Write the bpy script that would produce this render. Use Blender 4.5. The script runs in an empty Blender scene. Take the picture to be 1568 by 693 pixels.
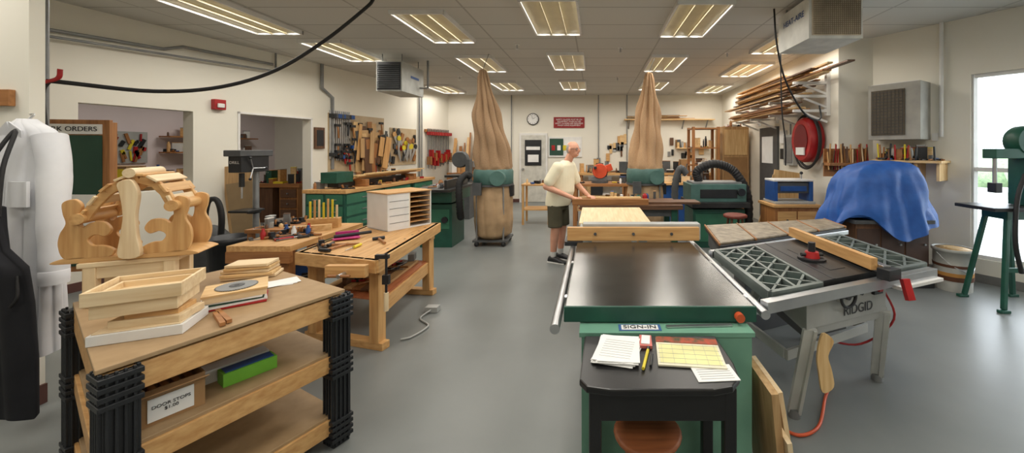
import bpy, math, random
from mathutils import Vector, Matrix, Euler
random.seed(7)
R=random.uniform
def lin(c):
    r=[]
    for v in c[:3]:
        v/=255.0
        r.append(v/12.92 if v<=0.04045 else ((v+0.055)/1.055)**2.4)
    return (*r,1)
MC={}
def mat(name,c,c2=None,scale=6,rough=.6,metal=0,st=(1,1,1),bump=0,emit=0,detail=4,coat=0):
    if name in MC: return MC[name]
    m=bpy.data.materials.new(name); m.use_nodes=True; nt=m.node_tree; n=nt.nodes; l=nt.links
    p=n['Principled BSDF']; p.inputs['Roughness'].default_value=rough; p.inputs['Metallic'].default_value=metal
    if coat: p.inputs['Coat Weight'].default_value=coat
    tc=n.new('ShaderNodeTexCoord'); mp=n.new('ShaderNodeMapping'); mp.inputs['Scale'].default_value=st
    nz=n.new('ShaderNodeTexNoise'); nz.inputs['Scale'].default_value=scale; nz.inputs['Detail'].default_value=detail
    cr=n.new('ShaderNodeValToRGB')
    if c2 is None: c2=tuple(v*.88 for v in c)
    cr.color_ramp.elements[0].color=lin(c2); cr.color_ramp.elements[1].color=lin(c)
    cr.color_ramp.elements[0].position=.3; cr.color_ramp.elements[1].position=.68
    l.new(tc.outputs['Object'],mp.inputs[0]); l.new(mp.outputs[0],nz.inputs['Vector']); l.new(nz.outputs['Fac'],cr.inputs[0])
    l.new(cr.outputs[0],p.inputs['Base Color'])
    if bump:
        b=n.new('ShaderNodeBump'); b.inputs['Strength'].default_value=bump; b.inputs['Distance'].default_value=.01
        l.new(nz.outputs['Fac'],b.inputs['Height']); l.new(b.outputs[0],p.inputs['Normal'])
    MC[name]=m; return m
def wood(name,c,c2,ax='X'):
    st={'X':(1,14,14),'Y':(14,1,14),'Z':(14,14,1)}[ax]
    return mat(name+ax,c,c2,scale=3,rough=.5,st=st,detail=6)
pine=lambda a='X':wood('pine',(232,200,148),(206,164,108),a)
pale=lambda a='X':wood('pale_pine',(236,214,176),(218,188,144),a)
maple=lambda a='X':wood('maple',(218,174,116),(190,140,84),a)
oak=lambda a='X':wood('oak',(174,120,70),(138,90,50),a)
walnut=lambda a='X':wood('walnut',(112,78,54),(80,54,36),a)
plyw=lambda a='X':wood('plywood',(204,168,120),(176,138,92),a)
mdf=mat('mdf',(170,142,106),(158,130,94),scale=14)
mdfd=mat('mdf_worn',(158,134,100),(142,118,86),scale=5)
blk=mat('black_plastic',(36,38,42),(26,28,31),rough=.45)
blk2=mat('black_paint',(26,26,28),(16,16,18),rough=.35)
rub=mat('rubber',(30,30,32),(20,20,22),rough=.6)
wht=mat('white_paint',(232,231,228),(222,221,218),rough=.45)
papm=mat('paper',(240,240,238),(230,230,228),rough=.8)
grn=mat('machine_green',(34,88,72),(26,72,60),rough=.4)
lgrn=mat('light_green',(124,174,150),(110,160,138),rough=.45)
tgrn=mat('teal_green',(84,120,114),(70,104,98),rough=.45)
iron=mat('cast_iron',(98,98,96),(66,67,66),scale=3,rough=.22,metal=.85)
dirn=mat('dark_iron',(66,66,66),(46,46,48),rough=.4,metal=.6)
alu=mat('aluminium',(200,202,204),(182,184,188),rough=.3,metal=.9)
gal=mat('galvanised',(150,152,152),(130,132,134),rough=.45,metal=.5)
gry=mat('grey_paint',(176,178,176),(162,164,162),rough=.45)
dgry=mat('dark_grey',(84,86,88),(70,72,74),rough=.5)
red=mat('red_plastic',(178,32,34),(150,24,28),rough=.4)
orng=mat('orange_cord',(222,96,52),(200,80,40),rough=.5)
blu=mat('blue_plastic',(40,84,150),(30,68,128),rough=.4)
yel=mat('yellow',(226,206,52),(206,186,40),rough=.5)
pink=mat('magenta',(200,60,130),(170,45,108),rough=.5)
canv=mat('canvas_tan',(158,130,100),(146,118,90),scale=60,rough=.95)
canv2=mat('canvas_light',(192,158,122),(180,146,112),scale=60,rough=.95)
tarpm=mat('blue_tarp',(40,96,178),(32,82,160),scale=9,rough=.5,bump=.5)
card=mat('cardboard',(168,130,88),(152,116,76),rough=.8)
coatm=mat('white_cloth',(230,231,234),(218,219,224),rough=.9)
choc=mat('green_chalk',(40,78,62),(32,66,52),scale=3,rough=.6)
slab=mat('stone_slab',(160,146,124),(104,94,78),scale=16,rough=.45,detail=8)
skin=mat('skin',(222,168,142),(208,150,124),rough=.55)
shirt=mat('cream_shirt',(244,238,212),(236,228,200),rough=.9)
shortm=mat('olive_cloth',(88,84,66),(70,67,52),rough=.9)
hairm=mat('grey_hair',(186,180,172),(150,144,138),scale=40,rough=.9)
PAL=[blk,dgry,red,oak(),maple(),yel,gal,dirn,blu,pine(),gry,walnut(),wht,grn]
PALW=[oak(),maple(),pine(),walnut(),dgry,blk,gal,dirn,plyw(),card,gry,wht]

class Ob:
    def __init__(s,name,loc=(0,0,0),rz=0):
        s.name=name; s.loc=Vector(loc); s.rz=rz; s.v=[]; s.f=[]; s.fm=[]; s.sm=[]; s.m=[]; s.kids=[]
    def add(s,vs,fs,m,smooth=False):
        b=len(s.v); s.v+= [Vector(q) for q in vs]
        if m not in s.m: s.m.append(m)
        i=s.m.index(m)
        for f in fs:
            s.f.append([b+k for k in f]); s.fm.append(i); s.sm.append(smooth)
    def box(s,c,d,m,rot=(0,0,0)):
        M=Matrix.Translation(c)@Euler([math.radians(a) for a in rot]).to_matrix().to_4x4()
        x,y,z=[k/2 for k in d]
        vs=[M@Vector(q) for q in [(-x,-y,-z),(x,-y,-z),(x,y,-z),(-x,y,-z),(-x,-y,z),(x,-y,z),(x,y,z),(-x,y,z)]]
        s.add(vs,[(0,3,2,1),(4,5,6,7),(0,1,5,4),(1,2,6,5),(2,3,7,6),(3,0,4,7)],m)
    def bx(s,x0,x1,y0,y1,z0,z1,m):
        s.box(((x0+x1)/2,(y0+y1)/2,(z0+z1)/2),(abs(x1-x0),abs(y1-y0),abs(z1-z0)),m)
    def beam(s,p,q,w,h,m):
        p=Vector(p);q=Vector(q);d=q-p;L=d.length;d.normalize()
        up=Vector((0,0,1)) if abs(d.z)<.95 else Vector((0,1,0))
        sd=d.cross(up).normalized();u=sd.cross(d)
        vs=[]
        for t in (p,q):
            for a,b in ((-1,-1),(1,-1),(1,1),(-1,1)): vs.append(t+sd*a*w/2+u*b*h/2)
        s.add(vs,[(0,1,2,3),(7,6,5,4),(0,4,5,1),(1,5,6,2),(2,6,7,3),(3,7,4,0)],m)
    def prism(s,poly,z0,z1,m):
        n=len(poly)
        vs=[(p[0],p[1],z0) for p in poly]+[(p[0],p[1],z1) for p in poly]
        s.add(vs,[tuple(range(n))[::-1],tuple(range(n,2*n))]+[(i,(i+1)%n,n+(i+1)%n,n+i) for i in range(n)],m)
    def extr(s,poly,o,u,w,t,m):
        o=Vector(o);u=Vector(u);w=Vector(w);t=Vector(t);n=len(poly)
        A=[o+u*a+w*b for a,b in poly];Bv=[q+t for q in A]
        s.add(A+Bv,[tuple(range(n))[::-1],tuple(range(n,2*n))]+[(i,(i+1)%n,n+(i+1)%n,n+i) for i in range(n)],m)
    def rings(s,rs,m,caps=True,smooth=True):
        n=len(rs[0]);vs=[q for r in rs for q in r];fs=[]
        for k in range(len(rs)-1):
            for i in range(n):
                j=(i+1)%n; fs.append((k*n+i,k*n+j,(k+1)*n+j,(k+1)*n+i))
        s.add(vs,fs,m,smooth)
        if caps:
            s.add(rs[0],[tuple(range(n))[::-1]],m); s.add(rs[-1],[tuple(range(n))],m)
    def cyl(s,p,q,r,m,r2=None,n=16,smooth=True):
        p=Vector(p);q=Vector(q);d=(q-p).normalized()
        a=d.orthogonal().normalized();b=d.cross(a);r2=r if r2 is None else r2
        rs=[[c+(a*math.cos(2*math.pi*i/n)+b*math.sin(2*math.pi*i/n))*rr for i in range(n)] for c,rr in ((p,r),(q,r2))]
        s.rings(rs,m,True,smooth)
    def tube(s,pts,r,m,n=8,seg=6,rad=None):
        P=[Vector(p) for p in pts]
        if seg>1 and len(P)>2:
            Q=[];E=[P[0]*2-P[1]]+P+[P[-1]*2-P[-2]]
            for i in range(1,len(E)-2):
                for k in range(seg):
                    t=k/seg;a,b,c,d=E[i-1],E[i],E[i+1],E[i+2]
                    Q.append(.5*((2*b)+(c-a)*t+(2*a-5*b+4*c-d)*t*t+(3*b-a-3*c+d)*t**3))
            Q.append(P[-1]);P=Q
        rs=[];a=None
        for i,p in enumerate(P):
            d=(P[min(i+1,len(P)-1)]-P[max(i-1,0)]).normalized()
            a=d.orthogonal().normalized() if a is None else (a-d*a.dot(d)).normalized()
            b=d.cross(a);rr=r if rad is None else rad(i/(len(P)-1))
            rs.append([p+(a*math.cos(2*math.pi*k/n)+b*math.sin(2*math.pi*k/n))*rr for k in range(n)])
        s.rings(rs,m)
    def sph(s,c,r,m,n=14,rot=None):
        if not hasattr(r,'__len__'): r=(r,r,r)
        rs=[]
        for k in range(1,9):
            t=math.pi*k/9
            rs.append([Vector((r[0]*math.sin(t)*math.cos(2*math.pi*i/n),r[1]*math.sin(t)*math.sin(2*math.pi*i/n),-r[2]*math.cos(t))) for i in range(n)])
        M=Matrix.Identity(3) if rot is None else Euler([math.radians(a) for a in rot]).to_matrix()
        s.rings([[Vector(c)+M@q for q in g] for g in rs],m)
    def lathe(s,c,prof,m,n=24,axis='Z',smooth=True):
        c=Vector(c);rs=[]
        for r,z in prof:
            g=[]
            for i in range(n):
                x,y=r*math.cos(2*math.pi*i/n),r*math.sin(2*math.pi*i/n)
                g.append(c+(Vector((x,y,z)) if axis=='Z' else Vector((x,-z,y)) if axis=='Y' else Vector((z,x,y))))
            rs.append(g)
        s.rings(rs,m,True,smooth)
    def text(s,body,c,size,m,rot=(90,0,0)):
        s.kids.append((body,Vector(c),size,m,rot))
    def done(s,bevel=0,child_of=None):
        xs=[v.x for v in s.v];ys=[v.y for v in s.v];zs=[v.z for v in s.v]
        o=Vector(((min(xs)+max(xs))/2,(min(ys)+max(ys))/2,min(zs)))
        me=bpy.data.meshes.new(s.name);me.from_pydata([v-o for v in s.v],[],s.f)
        for m in s.m: me.materials.append(m)
        for p,i,t in zip(me.polygons,s.fm,s.sm): p.material_index=i;p.use_smooth=t
        me.update()
        ob=bpy.data.objects.new(s.name,me);bpy.context.collection.objects.link(ob)
        ob.rotation_euler=(0,0,s.rz);ob.location=s.loc+Matrix.Rotation(s.rz,3,'Z')@o
        if bevel:
            b=ob.modifiers.new('bevel','BEVEL');b.width=bevel;b.segments=2;b.limit_method='ANGLE';b.angle_limit=math.radians(50)
        for body,c,size,m,rot in s.kids:
            cu=bpy.data.curves.new('lettering','FONT');cu.body=body;cu.size=size;cu.align_x='CENTER';cu.align_y='CENTER';cu.extrude=.0008
            cu.materials.append(m);t=bpy.data.objects.new('lettering',cu);bpy.context.collection.objects.link(t)
            t.parent=ob;t.location=c-o;t.rotation_euler=[math.radians(a) for a in rot]
        if child_of: ob.parent=child_of
        s.ob=ob
        return ob
def sp(poly,seg=5):
    n=len(poly);P=[Vector(p) for p in poly];out=[]
    for i in range(n):
        a,b,c,d=P[i-1],P[i],P[(i+1)%n],P[(i+2)%n]
        for k in range(seg):
            t=k/seg;out.append(tuple(.5*((2*b)+(c-a)*t+(2*a-5*b+4*c-d)*t*t+(3*b-a-3*c+d)*t**3)))
    return out
def hand_tool(o,x,y,z,a,pal=PAL):
    ca,sa=math.cos(a),math.sin(a);dg=math.degrees(a);k=random.random()
    def P(u,w,h=0): return (x+ca*u-sa*w,y+sa*u+ca*w,z+h)
    if k<.25:
        o.box(P(0,0,.012),(.2,.05,.02),dirn,(0,0,dg));o.box(P(-.02,0,.04),(.04,.04,.04),blk,(0,0,dg));o.sph(P(.07,0,.035),.014,oak('Z'));o.beam(P(-.07,0,.02),P(-.085,0,.075),.02,.025,oak('Z'))
    elif k<.5:
        o.cyl(P(-.13,0,.014),P(.1,0,.014),.011,oak(),n=8);o.cyl(P(.1,-.05,.016),P(.1,.05,.016),.015,random.choice([dirn,oak(),blk]),n=10)
    elif k<.75:
        o.cyl(P(-.11,0,.013),P(-.01,0,.013),.013,random.choice([red,yel,blk,blu,oak()]),n=8);o.cyl(P(-.01,0,.013),P(.1,0,.013),.004,alu,n=6)
    else:
        o.box(P(0,0,.01),(.26,.014,.008),gal,(0,0,dg));o.box(P(-.12,.04,.012),(.025,.09,.02),blk,(0,0,dg));o.box(P(.06,.04,.012),(.025,.09,.02),blk,(0,0,dg));o.cyl(P(.0,.075,.012),P(.15,.075,.012),.01,random.choice([red,oak()]),n=8)
def clutter(o,x0,x1,y0,y1,z,n,big=.12,tall=.12,pal=PAL):
    for _ in range(n):
        x,y=R(x0,x1),R(y0,y1);m=random.choice(pal);k=random.random()
        if k<.4:
            h=R(.02,tall);a,b,r=R(.03,big),R(.03,big),R(0,180);o.box((x,y,z+h/2),(a,b,h),m,(0,0,r))
            if h>.08: o.box((x,y,z+h),(a*1.05,b*1.05,.01),random.choice(pal),(0,0,r))
        elif k<.6:
            h=R(.04,tall);r=R(.012,.04);o.lathe((x,y,z),[(r,0),(r,h*.75),(r*.6,h*.85),(r*.6,h)],m,n=10)
        else: hand_tool(o,x,y,z,R(0,6.28))

# ================= ROOM =================
H=3.2
wallm=mat('wall_paint',(233,229,217),(228,224,211),scale=1.5,rough=.7)
wallr=mat('side_room_paint',(230,218,220),(224,212,214),scale=1.5,rough=.7)
fm=mat('epoxy_floor',(130,134,133),(117,121,120),scale=1.3,rough=.35,detail=8)
o=Ob('floor');o.prism([(-10.2,-3.2),(7.2,-3.2),(7.2,11.9),(-10.2,11.9)],-.1,0,fm);o.done()
cm=mat('ceiling_tile',(206,204,198),(198,196,190),scale=40,rough=.9)
nt=cm.node_tree;br=nt.nodes.new('ShaderNodeTexBrick');br.offset=0;br.inputs['Scale'].default_value=1
br.inputs['Brick Width'].default_value=1.22;br.inputs['Row Height'].default_value=.61;br.inputs['Mortar Size'].default_value=.012
br.inputs['Color1'].default_value=lin((206,205,199));br.inputs['Color2'].default_value=lin((200,199,193));br.inputs['Mortar'].default_value=lin((172,171,165))
tc=nt.nodes.new('ShaderNodeTexCoord');nt.links.new(tc.outputs['Object'],br.inputs['Vector']);nt.links.new(br.outputs['Color'],nt.nodes['Principled BSDF'].inputs['Base Color'])
o=Ob('ceiling');o.prism([(-10.2,-3.2),(7.2,-3.2),(7.2,11.9),(-10.2,11.9)],H,H+.1,cm);o.done()
o=Ob('wall_back');o.bx(-9.8,4.3,11.5,11.7,0,H,wallm);o.done()
LO=(-4.4,11.5,0);LR=math.atan2(-1,-.197)
def L(name): return Ob(name,LO,LR)
o=L('wall_left')
for x0,x1,z0,z1 in [(0,4.48,0,H),(4.48,5.67,2.14,H),(5.67,6.26,0,H),(6.26,7.32,0,1.05),(6.26,7.32,2.12,H),(7.32,14.7,0,H)]:
    o.bx(x0,x1,-.18,0,z0,z1,wallm)
o.done()
o=L('trim_1')
for x0,x1,z0,z1 in [(4.45,4.48,0,2.17),(5.67,5.70,0,2.17),(4.45,5.70,2.14,2.17)]: o.bx(x0,x1,0,.012,z0,z1,wht)
o.done()
o=Ob('wall_side_room');o.bx(-9.8,-9.6,-3,11.5,0,H,wallr);o.done()
o=Ob('wall_rear');o.bx(-9.8,7.1,-3.2,-3,0,H,wallm);o.done()
o=Ob('wall_partition');o.bx(-6.15,-3.48,2.36,2.43,0,H,wallm);o.done()
def seg(o,a,b,t,z0,z1,m):
    a=Vector(a);b=Vector(b);d=(b-a).normalized();nrm=Vector((-d.y,d.x))*t
    o.prism([a,b,b+nrm,a+nrm][::-1] if t<0 else [a,b,b+nrm,a+nrm],z0,z1,m)
o=Ob('wall_right')
seg(o,(3.53,5.57),(3.8,11.5),-.6,0,H,wallm)
o.done()
def RW(u): return (4.0+.63*u,5.57-u)
o=Ob('wall_right_near')
seg(o,RW(.9),RW(0),-.2,0,H,wallm);seg(o,RW(3.2),RW(.9),-.2,2.5,H,wallm);seg(o,RW(3.2),RW(.9),-.2,0,.28,wallm)
seg(o,RW(4.4),RW(3.2),-.2,0,H,wallm);seg(o,(6.77,-3),(6.77,1.17),-.2,0,H,wallm);o.done()
o=Ob('window_1')
for u in (.92,1.9,2.5,3.18):
    x,y=RW(u);o.beam((x+.04,y+.05,.28),(x+.04,y+.05,2.5),.05,.08,wht)
for z in (.3,1.35,2.48):
    a=RW(.9);b=RW(3.2);o.beam((a[0]+.04,a[1]+.05,z),(b[0]+.04,b[1]+.05,z),.06,.05,wht)
o.done()
o=Ob('ground');o.prism([(7.3,-20),(40,-20),(40,30),(7.3,30)],-.25,-.15,mat('pavement',(205,205,200),(190,192,186),scale=3));o.done()
o=Ob('outdoor_hedge')
for i in range(26): o.sph((16+R(-.6,.6),-2+i*.7,.82),(R(.7,1),R(.7,1),R(.7,.95)),mat('hedge',(150,170,130),(110,135,100),scale=12))
o.done()
bb=mat('vinyl_base',(96,62,56),(84,54,48))
o=Ob('baseboard_back');o.bx(-4.3,3.75,11.48,11.5,0,.1,bb);o.done()
o=L('baseboard_left');o.bx(.05,4.4,0,.015,0,.1,bb);o.bx(5.72,14,0,.015,0,.1,bb);o.done()
o=Ob('baseboard_partition');o.bx(-6.1,-3.48,2.345,2.36,0,.12,bb);o.bx(-3.48,-3.465,2.345,2.43,0,.12,bb);o.done()
o=Ob('baseboard_right');seg(o,RW(3.2),RW(0),.015,0,.1,mat('grey_base',(120,120,118)));o.done()

tro=[(-.5,4.66),(-2.07,5.05),(1.2,4.75),(-4.3,4.62),(-.5,7.0),(-2.1,7.2),(1.28,7.15),(3.0,7.7),(-4.05,6.25),(2.85,5.7),(-.54,9.55),(-2.2,9.7),(1.44,9.6),(3.1,10.1),(-3.95,10.2),
     (-4.2,1.6),(-2.1,1.6),(-.2,1.9),(1.8,1.9),(4.2,1.9),(-2.1,-1),(.5,-1),(3,-1),(-7.6,6),(-7.6,8.8)]  # rows above and behind the camera are unseen fixtures, added for illumination
rim=mat('troffer_reflector',(206,194,160),(196,184,148),rough=.4)
for x,y in tro:
    o=Ob('ceiling_light',(x,y,0))
    o.bx(-.3,.3,-.61,.61,H-.02,H,rim)
    for sx in (-.305,.305): o.bx(sx-.012,sx+.012,-.62,.62,H-.05,H,wht)
    for sy in (-.615,.615): o.bx(-.317,.317,sy-.012,sy+.012,H-.05,H,wht)
    for sx in (-.1,.1): o.bx(sx-.012,sx+.012,-.6,.6,H-.045,H-.02,rim)
    ob=o.done()
    for sx in (-.2,0,.2):
        ld=bpy.data.lights.new('tube','AREA');ld.shape='RECTANGLE';ld.size=.085;ld.size_y=1.14;ld.energy=8.2;ld.color=(1,.945,.855)
        lo=bpy.data.objects.new('tube',ld);bpy.context.collection.objects.link(lo);lo.parent=ob;lo.location=(sx,0,.025)
o=Ob('door_1')
o.bx(-2.26,-1.42,11.44,11.5,0,2.06,wht);o.bx(-2.2,-1.48,11.42,11.44,.02,2.0,mat('door_face',(214,212,202)))
o.bx(-2.09,-1.6,11.40,11.42,1.1,1.86,blk);o.bx(-2.05,-1.64,11.39,11.40,1.56,1.66,papm);o.bx(-2.0,-1.68,11.39,11.40,1.2,1.42,papm);o.cyl((-2.14,11.42,1),(-2.14,11.36,1),.03,alu);o.done(.004)
o=Ob('wall_clock');o.lathe((-1.86,11.49,2.48),[(.17,0),(.18,.03),(.16,.04)],blk,axis='Y');o.lathe((-1.86,11.445,2.48),[(.155,0),(.155,.006)],papm,axis='Y')
o.beam((-1.86,11.435,2.48),(-1.78,11.435,2.53),.012,.006,blk);o.beam((-1.86,11.435,2.48),(-1.9,11.435,2.6),.01,.006,blk)
for i in range(12):
    a=i*math.pi/6;o.box((-1.86+.13*math.sin(a),11.437,2.48+.13*math.cos(a)),(.012,.004,.022),blk)
o.done()
o=Ob('safety_sign');o.bx(-1.24,-.32,11.47,11.5,2.22,2.54,mat('sign_red',(150,28,32),(140,24,28)))
o.text('SAFETY GLASSES MUST BE ON\nEQUIPMENT WHEN IN USE\nSAFETY GLASSES ARE REQUIRED\nWHEN USING EQUIPMENT',(-.78,11.465,2.38),.058,papm);o.done()
o=Ob('bulletin_board');o.bx(-1.4,-.4,11.46,11.499,1.35,1.95,wht);o.bx(-1.36,-.95,11.45,11.46,1.4,1.9,choc);o.bx(-.92,-.45,11.45,11.46,1.5,1.85,papm)
for i in range(5): o.bx(-1.3+i*.17,-1.2+i*.17,11.44,11.45,1.55,1.7,random.choice([papm,yel,red]))
o.done()
o=Ob('wall_conduit')
for x in (.1,1.65,-2.5,.95): o.cyl((x,11.47,1.2 if x>0 else .3),(x,11.47,H),.016,gal,n=8)
o.box((.1,11.46,1.25),(.1,.06,.15),gal);o.done()
o=Ob('wall_lumber_shelf')
o.bx(.86,3.5,11.2,11.5,2.44,2.47,pine())
for i in range(9): 
    x=.9+R(0,.6);o.bx(x,x+R(1,1.9),11.18+R(0,.25),11.24+R(0,.24),2.47+.012*i,2.485+.012*i,random.choice([pine(),oak(),walnut(),maple()]))
for x in (1,1.8,2.6,3.3): o.beam((x,11.49,2.2),(x,11.25,2.44),.03,.03,gal)
o.done()
o=Ob('back_workbench')
o.bx(-.5,3.3,10.7,11.4,.86,.92,maple())
for x in (-.4,.8,2,3.2):
    for y in (10.78,11.32): o.bx(x-.04,x+.04,y-.04,y+.04,0,.86,oak('Z'))
o.bx(-.4,3.2,10.8,11.3,.25,.28,plyw());clutter(o,-.3,3.1,10.85,11.25,.28,26,.4,.5,PALW);o.done()
o=Ob('bench_clutter');clutter(o,-.4,3.2,10.8,11.3,.92,80,.25,.42,PALW);o.done()
o=Ob('back_wall_tools')
for i in range(32):
    x=R(.3,3.4);z=R(1.3,1.9);o.box((x,11.48,z),(R(.03,.16),.03,R(.1,.3)),random.choice(PALW))
o.bx(2.4,3.4,11.3,11.5,1.6,1.63,pine());clutter(o,2.45,3.35,11.35,11.45,1.63,12,.1,.25,PALW);o.done()
o=L('clamp_rack')
o.bx(.08,1.15,0,.05,2.05,2.13,oak())
for i in range(13):
    x=.12+i*.08;z=R(1.0,1.25);o.bx(x-.008,x+.008,.06,.09,z,2.15,gal);o.bx(x-.03,x+.03,.05,.18,1.97,2.06,red);o.bx(x-.025,x+.025,.05,.18,z+.1,z+.32,red if i%3 else oak('Z'))
o.done()
o=Ob('leaning_lumber')
for i in range(20):
    x=-4.2+i*.05;h=R(1.2,2.2);o.beam((x+R(-.03,.03),11.15-R(0,.2),0),(x+R(-.06,.06),11.44,h),R(.03,.09),.02,random.choice([pine('Z'),oak('Z'),maple('Z'),pale('Z')]))
o.done()
o=L('wall_tool_panel')
o.bx(2.65,4.12,0,.02,1.1,2.3,mat('panel',(196,176,144),(180,158,126)))
for i in range(11):
    x=4.10-i*.045;z=R(1.2,1.6);o.bx(x-.012,x+.012,.03,.05,z,2.35,alu);o.bx(x-.02,x+.02,.03,.16,2.2,2.28,random.choice([blk,blu,dgry]));o.bx(x-.02,x+.02,.03,.14,z+.05,z+.12,random.choice([blk,blu]))
for i in range(34):
    x=3.55-R(0,.95);w=R(.06,.2);h=R(.3,.8);z=R(1.25,1.75);o.box((x,.04+R(0,.14),z+h/2-.2),(w,.015,h),random.choice([pine('Z'),plyw('Z'),oak('Z'),walnut('Z'),maple('Z'),dgry]),(0,R(-14,14),0))
for i in range(26):
    x=R(2.65,4.0);z=R(1.2,2.2);o.cyl((x,.09,z),(x+R(-.05,.05),.09,z-.25),.015,random.choice([oak('Z'),red,blk]),n=8);o.box((x,.09,z),(.12,.03,.05),dirn)
o.bx(2.5,4.3,0,.2,.98,1.0,oak());clutter(o,2.6,4.2,.05,.15,1.0,26,.1,.16)
o.done()
o=L('hand_saw_rack')
o.bx(1.5,2.45,0,.02,1.2,2.1,mat('panel',(196,176,144)))
for i in range(14):
    x=R(1.6,2.35);z=R(1.4,1.85);a=R(-.5,.5);ca,sa=math.cos(a),math.sin(a)
    o.extr([(-.05,.12),(.05,.12),(.02,-.2),(-.01,-.2)],(x,.04+i*.006,z),(ca,0,-sa),(sa,0,ca),(0,.003,0),alu);o.extr(sp([(-.05,.12),(.05,.12),(.06,.2),(0,.23),(-.05,.2)],2),(x,.035+i*.006,z),(ca,0,-sa),(sa,0,ca),(0,.015,0),random.choice([oak('Z'),maple('Z'),yel,blk]))
for i in range(14):
    x=R(1.55,2.4);z=R(1.3,2.05);o.box((x,.05,z),(R(.03,.1),.03,R(.08,.25)),random.choice([blk,dgry,oak('Z'),red]),(0,R(-30,30),0))
o.done()
o=L('framed_notice');o.bx(4.22,4.42,0,.04,1.6,2.0,walnut('Z'));o.bx(4.25,4.39,.04,.045,1.65,1.95,blk);o.done()
o=L('fire_alarm');o.bx(5.9,6.05,0,.07,2.17,2.32,red);o.bx(5.93,6.02,.07,.09,2.2,2.26,wht);o.done(.008)
o=L('conduit_run')
o.tube([(7.7,.04,2.86),(6.6,.04,2.9),(6.4,.04,2.98),(5.2,.04,3.0)],.02,gal,seg=1);o.tube([(7.7,.09,2.78),(5.3,.09,2.88),(5.15,.04,2.9),(5.15,.04,3.2)],.015,gal,seg=1)
o.tube([(4.3,.06,3.2),(4.3,.06,2.75),(4.05,.04,2.6),(4.05,.04,1.2)],.03,gal,seg=1);o.cyl((1.40,.04,0.4),(1.40,.04,3.2),.02,gal,n=8);o.cyl((1.3,.04,0.4),(1.3,.04,3.2),.015,gal,n=8)
o.done()
o=Ob('air_pipe');o.cyl((-4.3,3.0,0),(-4.3,3.0,3.2),.022,gal);o.cyl((-4.42,3.02,0),(-4.42,3.02,3.2),.014,wht);o.done()
o=Ob('hose_bracket');o.tube([(-4.33,2.97,2.22),(-4.3,2.9,2.12),(-4.2,2.9,2.1),(-4.06,2.9,2.13),(-4.04,2.9,2.2)],.014,red);o.done()
o=Ob('overhead_air_hose')
o.tube([(-4.19,2.95,2.12),(-3.85,3.35,2.10),(-3.5,3.6,2.18),(-3.15,3.8,2.38),(-2.8,3.98,2.72),(-2.45,4.1,3.1),(-2.38,4.12,3.2)],.017,rub)
o.tube([(-4.19,2.95,2.13),(-4.22,2.93,2.02),(-4.18,2.92,1.7),(-4.12,2.9,1.1),(-4.0,2.9,.8),(-4.0,2.9,.62)],.016,rub);o.tube([(-4.0,2.9,.62),(-4.0,2.9,.75)],.024,red,seg=1);o.done()
o=Ob('work_orders_board',(-4.72,3.42,0),math.radians(14))
o.bx(-.31,.31,0,.03,.5,1.86,oak('Z'));o.bx(-.26,.26,-.012,0,.55,1.72,choc);o.bx(-.26,.26,-.014,0,1.73,1.82,papm)
o.text('WORK ORDERS',(.02,-.018,1.775),.06,blk);o.box((.12,-.016,1.05),(.2,.003,.28),papm,(0,2,0));o.box((-.12,-.016,1.3),(.04,.003,.05),yel)
for sx in (-.28,.28): o.bx(sx-.025,sx+.025,.03,.08,0,1.84,oak('Z')); o.bx(sx-.03,sx+.03,-.2,.25,0,.04,oak('Y'))
o.done(.003)
o=Ob('wall_hook_board');o.bx(-3.95,-3.56,2.33,2.36,1.86,1.96,oak());o.cyl((-3.7,2.33,1.9),(-3.7,2.28,1.92),.008,alu);o.done(.003)
# lab coat
o=Ob('lab_coat',(-3.255,2.2,0))
def erp(prof,k):
    P=[]
    for a,b in zip(prof,prof[1:]):
        for j in range(k):
            t=j/k;t=t*t*(3-2*t)*.3+t*.7;P.append(tuple(x*(1-t)+y*t for x,y in zip(a,b)))
    P.append(prof[-1]);return P
rs=[];prof=erp([(1.77,.03,.035),(1.745,.065,.05),(1.71,.14,.06),(1.66,.19,.065),(1.5,.195,.07),(1.2,.175,.075),(.9,.19,.085),(.65,.205,.095),(.47,.22,.1)],3)
for z,a,b in prof:
    t=(1.76-z)/1.29;g=[]
    for i in range(160):
        q=2*math.pi*i/160;f=(abs(math.sin(6.5*q+.8+.7*t))**.5-.65)+.3*math.sin(3*q+2*t)
        g.append(Vector((a*math.cos(q)*(1+.06*t*f),b*math.sin(q)*(1+.9*max(t,.12)*f)-.02*t,z+.018*max(t,0)*math.sin(3*q))))
    rs.append(g)
o.rings(rs,coatm)
def sleeve(o,pts,r0,r1,m,ph=0):
    o.tube(pts,r0,m,n=24,seg=8,rad=lambda t:(r0+(r1-r0)*t)*(1+.03*math.sin(t*23+ph)*(t>.3)))
    e=Vector(pts[-1]);o.lathe(e+Vector((0,0,-.01)),[(r1*1.04,0),(r1*1.06,.03),(r1*1.06,.07),(r1,.075)],m)
sleeve(o,[(.13,0,1.67),(.185,-.02,1.5),(.215,-.045,1.25),(.225,-.05,1.05),(.24,-.06,.86)],.066,.052,coatm)
sleeve(o,[(-.13,0,1.67),(-.18,-.03,1.5),(-.2,-.07,1.2),(-.2,-.09,.92)],.066,.052,coatm,2)
o.extr([(0,0),(.06,-.05),(.05,-.12),(.07,-.14),(.0,-.32),(-.01,-.1)],(.01,-.07,1.75),(1,0,0),(0,-.14,1),(0,-.008,0),coatm)
o.extr([(0,0),(-.06,-.05),(-.05,-.12),(-.07,-.14),(.0,-.32),(.01,-.1)],(.0,-.07,1.75),(1,0,0),(0,-.14,1),(0,-.008,0),coatm)
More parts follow.
